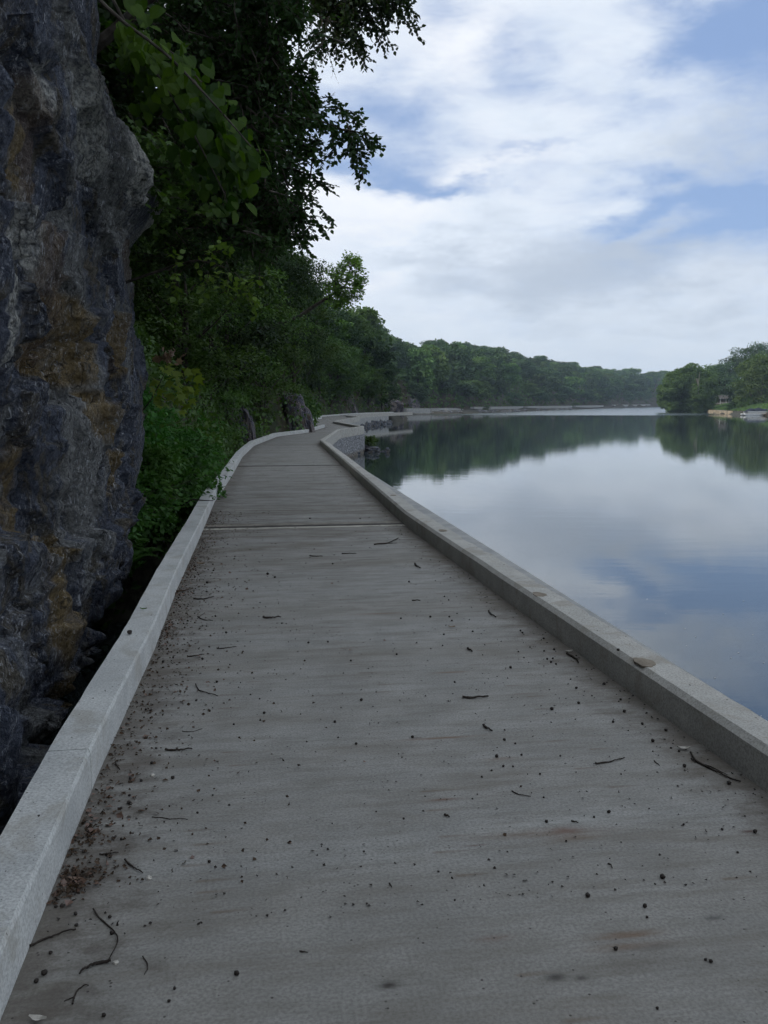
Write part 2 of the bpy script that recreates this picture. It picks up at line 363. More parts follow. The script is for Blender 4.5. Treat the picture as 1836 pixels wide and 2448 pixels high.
STAINS = [st(1500, 2236, .10, .018, .8), st(1500, 2262, .11, .016, .8), st(1560, 2262, .08, .018, .5, (.10, .09, .08)), st(1355, 1985, .06, .022, .8, (.12, .055, .04)), st(1370, 2000, .11, .03, .35),
          st(1180, 2243, .055, .014, .5, (.13, .07, .05)), st(1328, 2336, .03, .016, .8, (.06, .055, .05)), st(1390, 2338, .018, .010, .6, (.06, .055, .05)), st(930, 2356, .028, .020, .9, (.04, .035, .03)), st(1705, 2194, .030, .012, .7, (.05, .05, .05)),
          st(1040, 1765, .19, .012, .85), st(995, 1764, .03, .01, .8, (.06, .04, .03)), st(900, 1467, .18, .02, .6), st(1080, 1607, .10, .012, .7), st(1060, 1911, .06, .010, .7, (.13, .07, .05)), st(1135, 2021, .05, .006, .8, (.10, .06, .045)),
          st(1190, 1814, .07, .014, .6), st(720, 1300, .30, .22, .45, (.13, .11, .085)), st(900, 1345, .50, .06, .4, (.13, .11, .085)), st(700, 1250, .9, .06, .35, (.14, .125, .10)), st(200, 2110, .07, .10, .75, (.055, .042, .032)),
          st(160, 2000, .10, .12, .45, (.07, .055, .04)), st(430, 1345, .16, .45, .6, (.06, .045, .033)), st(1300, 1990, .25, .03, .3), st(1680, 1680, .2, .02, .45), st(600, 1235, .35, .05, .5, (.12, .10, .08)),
          st(1560, 2300, .16, .025, .3, (.11, .095, .08)), st(1790, 1988, .03, .01, .8, (.07, .035, .03))]
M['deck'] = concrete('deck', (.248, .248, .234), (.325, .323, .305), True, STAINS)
M['kerb_left'] = concrete('kerb_left', (.46, .475, .47), (.60, .615, .60))
M['kerb_right'] = concrete('kerb_right', (.38, .375, .345), (.50, .49, .455))
def wall_mat():
    n = N('stone_liner'); c = n.coord('Object', scale=(1, 1, 2.0)); v = n.nd('ShaderNodeTexVoronoi', feature='DISTANCE_TO_EDGE'); n.lk(c, v.inputs['Vector']); v.inputs['Scale'].default_value = 3.4
    v2 = n.nd('ShaderNodeTexVoronoi'); n.lk(c, v2.inputs['Vector']); v2.inputs['Scale'].default_value = 3.4
    s = n.nd('ShaderNodeSeparateColor'); n.lk(v2.outputs['Color'], s.inputs[0]); fine = n.noise(n.coord('Object'), 12, 5, .6)
    col = n.mix(s.outputs[0], (.20, .21, .23), (.36, .37, .385)); col = n.mix(n.mapr(fine, .4, .7, 0, .5), col, (.17, .17, .18)); col = n.mix(n.mapr(v.outputs[0], .0, .05, .75, 0), col, (.085, .09, .10))
    sp = n.nd('ShaderNodeSeparateXYZ'); n.lk(n.coord('Object'), sp.inputs[0])
    wl = n.mapr(n.math('ADD', sp.outputs[2], n.math('MULTIPLY', fine, .35)), -1.25, -.95, .75, 0); col = n.mix(wl, col, (.15, .12, .085))
    n.pbr(col, .85, .25, n.bump(n.math('ADD', n.mapr(v.outputs[0], 0, .10), n.math('MULTIPLY', s.outputs[1], .6)), 1, .05)); return n.m
M['stone_liner'] = wall_mat()
def plainwall():
    n = N('wall_concrete'); c = n.coord('Object'); f = n.noise(c, 2.2, 7, .65); st_ = n.noise(n.coord('Object', scale=(1, 1, .2)), 3, 5, .6); sp = n.nd('ShaderNodeSeparateXYZ'); n.lk(c, sp.inputs[0])
    col = n.mix(n.mapr(f, .3, .7), (.25, .26, .26), (.36, .365, .355)); col = n.mix(n.mapr(st_, .5, .7, 0, .4), col, (.16, .155, .145))
    wl = n.mapr(n.math('ADD', sp.outputs[2], n.math('MULTIPLY', f, .5)), -1.1, -.75, .75, 0); col = n.mix(wl, col, (.14, .115, .085))
    n.pbr(col, .85, .25, n.bump(f, .5, .04)); return n.m
M['wall_concrete'] = plainwall()

# ------------------------------------------------------------------ walkway
def build_deck():
    g = G(); joints = [-14, -4.0, 11.54, 22.9, 34.2, 45.5, 57, 68.5, 80, 92, 104, 116, 128, 140, LINE_L[-1, 1]]
    el = []; er = []
    for s0, s1 in zip(joints[:-1], joints[1:]):
        s0 += .03; s1 -= .03
        ss = np.unique(np.concatenate([np.arange(s0, s1, .45 if s0 < 40 else 1.0), [s1], LINE_L[(LINE_L[:, 1] > s0) & (LINE_L[:, 1] < s1), 1], LINE_R[(LINE_R[:, 1] > s0) & (LINE_R[:, 1] < s1), 1]]))
        al = np.interp(ss, LINE_L[:, 1], LINE_L[:, 0]) - .12; ar = np.interp(ss, LINE_R[:, 1], LINE_R[:, 0]) + .12
        t = np.linspace(0, 1, 9); A = al[:, None] * (1 - t) + ar[:, None] * t; S = np.broadcast_to(ss[:, None], A.shape)
        top = np.stack([A, S, np.zeros_like(A)], -1).reshape(-1, 3); F = grid_faces(len(ss), 9)[:, ::-1]
        g.add(top, F); el.append((A - al[:, None] - .12).ravel()); er.append((ar[:, None] - .12 - A).ravel())
        rim = np.concatenate([[[al[0], ss[0]], [ar[0], ss[0]]], np.stack([ar, ss], -1)[1:], [[al[-1], ss[-1]]], np.stack([al, ss], -1)[-2:0:-1]])
        m = len(rim); V = np.concatenate([np.c_[rim, np.zeros(m)], np.c_[rim, np.full(m, -.28)]]); i = np.arange(m); j = (i + 1) % m
        g.add(V, np.stack([i, i + m, j + m, j], -1)); el.append(np.full(2 * m, 1.)); er.append(np.full(2 * m, 1.))
        g.F.append((np.arange(m)[None, ::-1] + g.n - m, 0))
    o = g.build('path', M['deck']); o.rotation_euler = (0, 0, YAW); attr(o, 'edge_left', np.concatenate(el)); attr(o, 'edge_right', np.concatenate(er))
    tag(o, 'long concrete walkway deck winding along the river edge', 'path', kind='structure')
build_deck()
def deck_joint(s0, w, lip):
    al = float(np.interp(s0, LINE_L[:, 1], LINE_L[:, 0])) + .002; ar = float(np.interp(s0, LINE_R[:, 1], LINE_R[:, 0])) - .002; rng = np.random.default_rng(int(s0)); m = 40; a = np.linspace(al, ar, m)
    for k, (c0, hw, h, mat, nm) in enumerate([(0, w, .009, 'seed', 'expansion_joint')] + ([(-w - lip * .55, lip * .5, .004, 'patch_pale', 'joint_edging'), (w + lip * .75, lip * .7, .006, 'patch_grey', 'joint_edging')] if lip else [])):
        j0 = c0 - hw + rng.normal(size=m) * hw * .10; j1 = c0 + hw + rng.normal(size=m) * hw * .10; z = np.full(m, h); g = G()
        V = np.concatenate([np.c_[to_xy(a, s0 + j0), z - .02], np.c_[to_xy(a, s0 + j0), z], np.c_[to_xy(a, s0 + j1), z], np.c_[to_xy(a, s0 + j1), z - .02]]); i = np.arange(m - 1)
        for q in range(3): g.F.append((np.stack([i + q * m, i + 1 + q * m, i + 1 + (q + 1) * m, i + (q + 1) * m], -1), 0))
        g.V.append(V); g.n = len(V); tag(g.build(nm, M[mat]), 'dark expansion joint across the deck' if k == 0 else 'mortar edging of the deck joint', 'joint', kind='structure')
M['patch_pale'] = m_plain('patch_pale', (.36, .345, .30), .9, .2, .25, 5, .3); M['patch_grey'] = m_plain('patch_grey', (.20, .185, .155), .9, .2, .3, 5, .3)
deck_joint(11.54, .055, .13); deck_joint(22.9, .035, 0)
def kerb_jit(side):
    def f(P, O, Z):
        k = np.c_[P * 6, np.zeros(len(P))]; e = vnoise(k, 3 + side) * (.008 if side else .003) + (np.minimum(0, vnoise(np.c_[P * 9, np.full(len(P), 3.)], 9) + .45) * .05 if side else 0)
        O = O.copy(); O[:, 3] += np.abs(0) + e; O[:, 4] += e * .6; Z = Z + (vnoise(np.c_[P * 1.5, np.full(len(P), 9.)], 4) * .003)[:, None]; return O, Z
    return f
def build_kerb(line, prof, cuts, mat, jit, name, label):
    g = G()
    for s0, s1 in cuts:
        V, F, (m, q) = sweep(cut(line, s0, s1), prof, True, jit, .08 if s0 < 20 else 1.5); g.add(V, F)
        g.F.append((np.arange(q)[None] + g.n - m * q, 0)); g.F.append((np.arange(q)[None, ::-1] + g.n - q, 0))
    o = g.build(name, mat); return tag(o, label, 'kerb', kind='structure')
profL = [(0, -.25), (0, .158), (-.007, .178), (-.168, .178), (-.175, .165), (-.175, -.35)]
profR = [(0, -.25), (.006, .152), (.034, .18), (.205, .18), (.212, .165), (.212, -.3)]
EL = LB[-1, 1]
kl = build_kerb(LINE_L, profL, [(-13, -1.2), (-1.19, 3.66), (3.668, 11.54), (11.548, 22.9), (22.91, 34.2), (34.21, 45.5), (45.51, EL), (EL + 9, 80), (80.01, 104), (104.01, LINE_L[-1, 1])], M['kerb_left'], kerb_jit(0), 'kerb', 'pale concrete kerb between the walkway and the rock face')
kr = build_kerb(LINE_R, profR, [(-13, -.6), (-.59, 11.54), (11.548, 22.9), (22.91, RB[-1, 1]), (RB[-1, 1] + .001, LINE_R[-8, 1]), (LINE_R[-8, 1] + .001, LINE_R[-7, 1]), (LINE_R[-7, 1] + .001, LINE_R[-6, 1]), (LINE_R[-6, 1] + .001, LINE_R[-5, 1]), (LINE_R[-5, 1] + .001, LINE_R[-4, 1]), (LINE_R[-4, 1] + .001, LINE_R[-1, 1])], M['kerb_right'], kerb_jit(1), 'kerb', 'weathered concrete kerb between the walkway and the river')
def disc_patch(px, py, rx, ry):
    c = on_z(px, py, .181); q = to_as(c[:2]); g = G(); an = np.linspace(0, 2 * math.pi, 28, endpoint=False); rr = 1 + .09 * np.sin(an * 3 + px) + .05 * np.sin(an * 7)
    top = np.c_[to_xy(q[0] + rx * rr * np.cos(an), q[1] + ry * rr * np.sin(an)), np.full(28, .1822)]; bot = top.copy(); bot[:, 2] = .17
    g.add(np.vstack([top, bot]), np.stack([np.arange(28), np.arange(28) + 28, (np.arange(28) + 1) % 28 + 28, (np.arange(28) + 1) % 28], -1)); g.F.append((np.arange(28)[None], 0)); g.build('patch', M['patch'], kr)
disc_patch(1541, 1583, .052, .085); disc_patch(1290, 1421, .048, .085); disc_patch(1058, 1268, .045, .08); disc_patch(940, 1184, .045, .08)

# river walls below the right-hand kerb: each straight run is a wall of its own
def wall_run(p0, p1, bottom, mat, label, thick=.30, top=-.02, off=.2, group=None, setback=0):
    """p0, p1 world (x, y); bottom: list of (t, z) along the run for the lower edge"""
    p0 = np.asarray(p0, float); p1 = np.asarray(p1, float); d = unit(p1 - p0); nr = np.array([d[1], -d[0]]); g = G()
    t = np.array([b[0] for b in bottom]); zb = np.array([b[1] for b in bottom]); tt = np.unique(np.concatenate([t, np.linspace(0, 1, 24)])); zz = np.interp(tt, t, zb)
    B = p0 + (p1 - p0) * tt[:, None]; fo = B + nr * off; bo = B + nr * (off - thick); topv = np.full(len(tt), top) if np.isscalar(top) else np.interp(tt, [a for a, _ in top], [b for _, b in top])
    V = np.concatenate([np.c_[fo, topv], np.c_[fo, zz], np.c_[bo, zz], np.c_[bo, topv]]); m = len(tt); i = np.arange(m - 1)
    for a, b in ((0, 1), (1, 2), (2, 3), (3, 0)): g.F.append((np.stack([i + a * m, i + b * m, i + 1 + b * m, i + 1 + a * m], -1), 0))
    g.F.append((np.array([[0, 3 * m, 2 * m, m]]), 0)); g.F.append((np.array([[m - 1, 2 * m - 1, 3 * m - 1, 4 * m - 1]]), 0))
    g.V.append(V); g.n = len(V)
    o = g.build('retaining_wall', mat); return tag(o, label, 'retaining wall', group or 'river walls under the walkway')
RW = to_xy(LINE_R[:, 0], LINE_R[:, 1]); nR = len(RB)
def rp(k): return RW[nR - 1 + k]
wall_run(RW[0], rp(0), [(0, -2.2), (1, -2.2)], M['wall_concrete'], 'long straight river wall under the nearest weathered kerb')
wall_run(rp(0), rp(1), [(0, -1.9), (1, -1.9)], M['stone_liner'], 'stone textured river wall facing the camera at the first bend', off=.202)
wall_run(rp(1), rp(2) + unit(rp(2) - rp(1)) * .2, [(0, -1.9), (.6, -1.9), (.85, -1.7), (1, -1.45)], M['stone_liner'], 'stone textured river wall ending in a sharp corner over the water', off=.205)
wall_run(rp(2), rp(3), [(0, -1.4), (.3, -1.9), (1, -1.9)], M['wall_concrete'], 'river wall hidden round the sharp corner of the first bend', off=.2)
wall_run(rp(3), rp(4), [(0, -1.9), (1, -1.9)], M['wall_concrete'], 'second jutting river wall where the walkway bends again', off=.2)
wall_run(rp(5), rp(6), [(0, -.9), (.25, -1.2), (.6, -1.9), (1, -1.9)], M['wall_concrete'], 'third river wall sloping down to the waterline', off=.21)
wall_run(rp(6), rp(7), [(0, -1.9), (.02, -1.9), (.03, -.75), (.9, -1.25), (1, -1.5)], M['wall_concrete'], 'river wall undercut above a dark gap of rubble', off=.21)
wall_run((6.3, 245), (12.7, 247), [(0, -1.9), (.1, -1.9), (.14, -1.35), (.3, -1.75), (1, -1.8)], M['wall_concrete'], 'short rectangular river wall with square end past the undercut wall', off=.2, top=.2, thick=3)
wall_run((14, 262), (18.3, 270), [(0, -.9), (.45, -1.2), (.5, -.6), (1, -.3)], M['wall_concrete'], 'broken slab of river wall with notched lower edge', top=.15, thick=1.5)
wall_run((19.5, 278), (26.2, 297), [(0, -.8), (.7, -1.0), (1, -.7)], M['wall_concrete'], 'tilted wedge shaped slab of river wall', top=[(0, .15), (.5, .1), (1, -.35)], thick=1.5)
wall_run((31, 308), (58, 372), [(0, -.3), (.3, -1.0), (.75, -1.0), (1, -.2)], M['wall_concrete'], 'long low stretch of river wall above the gravel bank', top=.35, thick=1.5)
wall_run((61, 380), (97, 460), [(0, -.3), (.5, -1.0), (.75, -1.1), (1, -.5)], M['wall_concrete'], 'farthest grey stretch of river wall beyond shoreline bushes', top=.35, thick=1.5)
wall_run((101, 470), (134, 545), [(0, -.4), (.5, -.9), (1, -.6)], M['wall_concrete'], 'faint pale strip of wall near the far river bend', top=.35, thick=1.5)

wall_run((152, 590), (213, 714), [(0, -.2), (.3, -.7), (1, -.5)], M['wall_concrete'], 'hair thin pale line of wall at the farthest visible shore', top=.7, thick=1.5)
# ------------------------------------------------------------------ terrain
SKY_PX = np.array([(-4000, -600), (600, -600), (640, 100), (690, 470), (740, 570), (790, 640), (869, 719), (918, 764), (941, 808), (1001, 835), (1013, 819), (1075, 813), (1107, 816), (1206, 824), (1250, 841), (1339, 852), (1439, 863), (1549, 882), (1600, 884), (1900, 890), (4000, 900)], float)
def sky_z(X, Y):
    """height of the photo's tree line above a point of the ground"""
    Yc = np.maximum(Y, 1.0); px = CX + F_PX * X / (Yc * CP); py = np.interp(px, SKY_PX[:, 0], SKY_PX[:, 1]); v = (CY - py) / F_PX
    return CAM_H + Yc * (-SP + v * CP) / (CP + v * SP)
LW = to_xy(LINE_L[:, 0] - .2, LINE_L[:, 1])
LAND_L = np.vstack([to_xy(-.9, -260), LW, [[4.0, 165], [5, 205], [5.5, 240], [12, 249], [19, 252], [40, 300], [68, 375], [127, 525], [240, 763], [420, 930], [700, 1040], [1500, 1150], [1500, 1700], [-1500, 1700], [-1500, -260]]])
LAND_R = np.array([[112, 312], [98, 252], [95, 226], [99, 200], [140, 120], [320, -50], [420, -260], [1500, -260], [1500, 980], [700, 830], [420, 700], [260, 560], [160, 440], [122, 370]], float)
def poly_sd(X, Y, poly):
    d = np.full(X.shape, 1e9); ins = np.zeros(X.shape, bool); q = np.roll(poly, -1, 0)
    for (x0, y0), (x1, y1) in zip(poly, q):
        dx, dy = x1 - x0, y1 - y0; t = np.clip(((X - x0) * dx + (Y - y0) * dy) / (dx * dx + dy * dy + 1e-12), 0, 1)
        d = np.minimum(d, np.hypot(X - x0 - t * dx, Y - y0 - t * dy))
        if y0 != y1: ins ^= ((y0 > Y) != (y1 > Y)) & (X < (x1 - x0) * (Y - y0) / (y1 - y0) + x0)
    return np.where(ins, d, -d)
def ground_z(X, Y, fine=True):
    X = np.asarray(X, float); Y = np.asarray(Y, float)
    sl = poly_sd(X, Y, LAND_L); sr = poly_sd(X, Y, LAND_R)
    n1 = fbm(np.stack([X * .12, Y * .12, X * 0], -1), 4, 2); n2 = fbm(np.stack([X * .55, Y * .55, X * 0], -1), 3, 8) if fine else 0
    fw = np.interp(Y, [0, 11, 14, 140, 238, 262, 400, 470, 560, 900], [2.3, 2.3, .7, .7, 9, 14, 14, 12, 10, 8]); dd = sl - fw
    bank = np.where(Y > 200, np.interp(sl, [-3, 0, 2, 12], [-3.0, -1.55, -.95, -.55]), np.interp(sl, [-4, -.6, 0, .5], [-3.2, -1.9, -.9, -.45]))
    near = np.interp(dd, [0, .9, 2.2, 5, 12, 25, 60, 140, 400], [0, 2.4, 3.9, 5.6, 10.5, 16, 24, 30, 36])
    far = np.interp(dd, [0, 2, 6, 16, 40, 80, 160, 400], [0, 4.5, 8, 13, 20, 25, 29, 34])
    w = sstep(120, 260, Y); rise = near * (1 - w) + far * w
    rise = rise * (1 + .22 * n1) + (np.minimum(rise, 1.2) / 1.2) * n2 * .8
    bank = bank - 2.0 * (1 - sstep(11.5, 13.2, Y)) * sstep(-.3, .1, sl); z = bank + np.where(dd > 0, rise, 0)
    cap = sky_z(X, Y) - np.interp(Y, [0, 50, 110, 200, 400], [5, 5, 6, 9, 9.5]); zc = np.where((Y > 25) & (sl > 0), np.minimum(z, np.maximum(cap, bank + .2)), z)
    zr = np.interp(sr, [-6, -1.5, -.2, .3, 1.2, 9, 26, 60, 120, 400], [-4, -2.6, -1.9, -.72, -.45, 1.35, 2.2, 5, 12, 20]) * (1 + 0 * n1) + np.where(sr > 30, n1 * 2, 0)
    return np.where(sl > -4, np.maximum(zc, -4), -4) if False else np.maximum(np.where(sl > -3.5, zc, -4.2), np.where(sr > -5.5, zr, -4.2))
def m_ground():
    n = N('ground'); c = n.coord('Object'); f = n.noise(c, 1.4, 8, .65); b = n.noise(c, .12, 5, .6); sp = n.nd('ShaderNodeSeparateXYZ'); n.lk(c, sp.inputs[0])
    nz = n.nd('ShaderNodeSeparateXYZ'); n.lk(n.nd('ShaderNodeNewGeometry').outputs['Normal'], nz.inputs[0])
    soil = n.mix(n.mapr(f, .35, .65), (.030, .027, .018), (.060, .052, .034)); rock = n.mix(n.mapr(f, .35, .65), (.050, .050, .046), (.12, .115, .105))
    rock = n.mix(n.mapr(n.noise(c, .5, 6, .65), .52, .64, 1, 0), rock, (.020, .034, .014)); steep = n.mapr(n.math('ADD', nz.outputs[2], n.math('MULTIPLY', b, .3)), .55, .75, 1, 0); col = n.mix(steep, soil, rock)
    shore = n.mapr(n.math('ADD', sp.outputs[2], n.math('MULTIPLY', f, .6)), -.35, .1, 1, 0); col = n.mix(n.math('MULTIPLY', shore, .8), col, n.mix(n.mapr(n.noise(c, 6, 5, .6), .4, .6), (.030, .032, .024), (.085, .080, .066)))
    n.pbr(col, .95, .15, n.bump(f, .8, .15)); return n.m
M['ground'] = m_ground()
def build_ground():
    xs = np.unique(np.concatenate([np.arange(-36, 14, .7), np.arange(-110, -36, 4), np.arange(14, 150, 4), np.arange(150, 500, 16), np.arange(-400, -110, 22), np.linspace(500, 1400, 24), np.linspace(-1400, -400, 18)]))
    ys = np.unique(np.concatenate([np.arange(-20, 170, 1.0), np.arange(170, 420, 4), np.arange(420, 960, 10), np.linspace(-240, -20, 16), np.linspace(960, 1600, 18)]))
    X, Y = np.meshgrid(xs, ys, indexing='ij'); Z = ground_z(X, Y); g = G(); g.add(np.stack([X, Y, Z], -1), grid_faces(len(xs), len(ys))[:, ::-1])
    tag(g.build('ground', M['ground'], smooth=True), 'steep wooded river bank and river bed', 'ground', kind='structure')
build_ground()
def m_water():
    n = N('water'); c = n.coord('Object'); sp = n.nd('ShaderNodeSeparateXYZ'); n.lk(c, sp.inputs[0]); X, Y = sp.outputs[0], sp.outputs[1]
    r1 = n.noise(n.coord('Object', scale=(.5, 1.6, 1)), 1.1, 3, .5); r2 = n.noise(n.coord('Object', scale=(.8, 2.4, 1)), 4.0, 3, .5)
    # breeze on the water past the second bend
    edge = n.math('ADD', Y, n.math('MULTIPLY', n.math('SUBTRACT', n.noise(n.coord('Object', scale=(.02, .05, 1)), 1, 2, .5), .5), 8))
    breeze = n.math('MULTIPLY', n.mapr(edge, 226, 238), n.mapr(n.math('SUBTRACT', X, n.math('MULTIPLY', Y, .30)), 8, 22, 1, .25))
    r3 = n.noise(n.coord('Object', scale=(.7, 2.2, 1)), .9, 5, .6)
    h = n.math('ADD', n.math('ADD', n.math('MULTIPLY', r1, .010), n.math('MULTIPLY', r2, .0022)), n.math('MULTIPLY', r3, n.math('MULTIPLY', breeze, .22)))
    b = n.nd('ShaderNodeBump'); b.inputs['Strength'].default_value = .55; b.inputs['Distance'].default_value = .35; n.lk(h, b.inputs['Height'])
    n.pbr((.042, .058, .060), n.math('ADD', n.math('MULTIPLY', breeze, .2), .015), .75, b.outputs[0]).inputs['IOR'].default_value = 1.58; return n.m
M['water'] = m_water()
g = G(); g.add([[-600, -230, WATER_Z], [1390, -230, WATER_Z], [1390, 1500, WATER_Z], [-600, 1500, WATER_Z]], [[0, 1, 2, 3]]); tag(g.build('water', M['water']), 'calm green river reflecting clouds', 'water', kind='structure')

# ------------------------------------------------------------------ near rock face
def build_rock():
    u = np.arange(-4.0, 15.2, .03); z = np.arange(-1.3, 9.6, .03); U, Z = np.meshgrid(u, z, indexing='ij')
    ue = 11.45; S = np.where(U < ue, U, ue + .35 * (1 - np.exp(-(U - ue) * 2.2)) * .6 + (U - ue) * .12); back = np.where(U < ue, 0, (U - ue) - .18 * (1 - np.exp(-(U - ue) / .18)) * .6)
    ez = np.array([-1.3, -.6, -.3, .1, .5, 1.0, 1.7, 2.2, 2.7, 3.2, 3.45, 3.95, 4.15, 4.5, 5.0, 5.5, 6.0, 6.3, 8, 10]); ea = np.array([-2.2, -1.9, -1.62, -1.52, -1.36, -1.30, -1.28, -1.33, -1.36, -1.42, -1.34, -.92, -.95, -1.27, -1.48, -1.64, -1.60, -1.64, -1.95, -2.4])
    A_end = np.interp(Z, ez, ea)
    mz = np.array([-1.3, -.7, -.45, -.2, .3, 1.2, 2.2, 3.2, 4.2, 5.5, 8, 10]); ma = np.array([-2.3, -2.0, -1.50, -1.22, -1.24, -1.33, -1.30, -1.36, -1.45, -1.62, -2.1, -2.8]); A_mid = np.interp(Z + .10 * vnoise(np.stack([S * .9, Z * 0, Z * 0], -1), 5), mz, ma)
    w = sstep(8.0, 11.2, S); A = A_mid * (1 - w) + A_end * w - back
    P = np.stack([A * .4, S, Z], -1); P2 = P + .17 * np.stack([fbm(P * .8, 3, 21), fbm(P * .8, 3, 31), fbm(P * .8, 3, 41)], -1)
    sh = P2.copy(); sh[..., 2] += S * .35; sh[..., 1] -= Z * .25                                    # tilted bedding
    d1, d2, v, off = worley(sh * np.array([.9, .62, .48]), 3); e1, e2, v2, off2 = worley(sh * np.array([2.2, 1.7, 1.25]) + 5, 8); f1, f2, v3, off3 = worley(sh * np.array([6, 5, 3.4]) + 2, 14)
    facet = (v - .5) * .30 + off[..., 1] * (v2 * 0 + .16) + off[..., 2] * .14; facet += ((v2 - .5) * .16 + off2[..., 1] * .10 + off2[..., 2] * .07) * .8 + ((v3 - .5) * .045 + off3[..., 2] * .03)
    crv = -.05 * np.exp(-((e2 - e1) / .05) ** 2) - .09 * np.exp(-((d2 - d1) / .04) ** 2)
    fine = .05 * fbm(P * np.array([3, 3, 1.8]), 5, 50) + .022 * (ridged(P * np.array([9, 9, 5]), 3, 60) - .6) + .012 * fbm(P * 26, 3, 70)
    q1 = Z * .95 + .55 * fbm(P * np.array([1, .55, .35]), 3, 120) + .06 * S; f_1 = q1 - np.floor(q1); q2 = Z * 2.6 + .9 * fbm(P * np.array([1, .8, .6]) + 9, 3, 130) - .25 * S; f_2 = q2 - np.floor(q2); q3 = S * .75 + .35 * Z + .6 * fbm(P * .7 + 4, 3, 140); f_3 = q3 - np.floor(q3)
    where2 = sstep(-.2, .35, vnoise(P * .8 + 30, 6)); saws = .17 * (f_1 - .5) + .06 * (f_2 - .5) * where2 + .14 * (.5 - f_3) * (1 - .5 * where2)
    amp = np.where(U < ue, 1 - .80 * sstep(9.6, 11.2, U), .5); D = (facet * .95 + crv + saws) * amp + fine
    # the recessed ochre alcove and the fold above it
    def blob(cx, cy, rx, ry, rot=0):
        q = on_rock(cx, cy); ds = (S - q[0]); dz = (Z - q[1]); sx, sz = rx, ry; cr, sr_ = math.cos(rot), math.sin(rot)
        a_, b_ = ds * cr + dz * sr_, -ds * sr_ + dz * cr; return np.exp(-((a_ / sx) ** 2 + (b_ / sz) ** 2) ** 2)
    def on_rock(px, py, a=-1.35):
        d = ray(px, py); an = d[0] * NV[0] + d[1] * NV[1]; t = a / an; return (d[0] * DV[0] + d[1] * DV[1]) * t, CAM_H + d[2] * t
    D -= .16 * blob(150, 850, .62, .42) + .10 * blob(290, 380, .9, .22) ; D += .10 * blob(150, 790, .5, .22) + .06 * blob(230, 250, .8, .8) + .07 * blob(340, 600, .5, .6)
    # silhouettes stay where the photo has them
    XY = to_xy(A + D, S); V = np.concatenate([XY, Z[..., None]], -1); o_loc = np.array([*to_xy(-1.4, 6), 0])
    g = G(); g.add(V, grid_faces(len(u), len(z))[:, ::-1]); top = len(u) * len(z)
    o = g.build('rock_outcrop', M['rock'], smooth=True, loc=o_loc)
    nz = fbm(np.stack([S * 1.6, Z * 1.1, A * 0], -1), 5, 90)
    def patch(lst):
        t = np.zeros_like(S)
        for (x, y, rx, ry, rot) in lst: t = np.maximum(t, blob(x, y, rx * (1), ry, rot) * 1.25 + nz * .55)
        return np.clip(sstep(.42, .78, t), 0, 1)
    attr(o, 'ochre', patch([(150, 815, .85, .36, 0), (262, 800, .62, .50, 0), (90, 1320, .28, .75, 0), (110, 1700, .2, .25, 0), (240, 1130, .35, .22, 0), (190, 1000, .5, .22, 0), (10, 350, .15, .3, 0), (150, 1400, .10, .5, 0), (100, 60, .25, .2, 0)]))
    attr(o, 'pale', patch([(215, 260, .62, .55, -.6), (270, 380, .5, .62, -.5), (310, 490, .55, .42, -.5), (130, 170, .30, .24, -.5), (15, 680, .10, .55, 0), (60, 210, .16, .16, 0), (50, 520, .09, .4, 0)]))
    attr(o, 'rust', patch([(345, 540, .9, .65, 0), (300, 620, .8, .25, 0), (110, 720, .7, .5, 0), (240, 900, .7, .25, 0), (60, 400, .35, .6, 0), (340, 1150, .5, .3, 0)]))
    tag(o, 'huge dark blue grey cliff face with ochre patches beside the left kerb', 'rock')
build_rock()

def boulder(name, c, size, seed, mat, res=22, label=None, cat='rock', group=None, lean=0, sharp=.28, boxy=False):
    th = np.linspace(0, math.pi, res); ph = np.linspace(0, 2 * math.pi, res * 2, endpoint=False); T, Pp = np.meshgrid(th, ph, indexing='ij')
    d = np.stack([np.sin(T) * np.cos(Pp), np.sin(T) * np.sin(Pp), np.cos(T)], -1)
    w1, w2, v, off = worley(d * 1.6 + seed * 3.1, seed); r = 1 + (v - .5) * sharp + off[..., 2] * sharp * .8 + fbm(d * 2.5 + seed, 4, seed) * .22 + .05 * fbm(d * 9, 3, seed + 3)
    if boxy: d = np.sign(d) * np.abs(d) ** .62
    V = d * r[..., None] * np.asarray(size); V[..., 0] += lean * V[..., 2]; m, q = len(th), len(ph); i = np.arange(m - 1)[:, None] * q; j = np.arange(q)[None]; j2 = (j + 1) % q
    F = np.stack([i + j, i + q + j, i + q + j2, i + j2], -1).reshape(-1, 4); g = G(); g.add(V.reshape(-1, 3), F); o = g.build(name, mat, smooth=False); o.location = c
    if label: tag(o, label, cat, group)
    return o

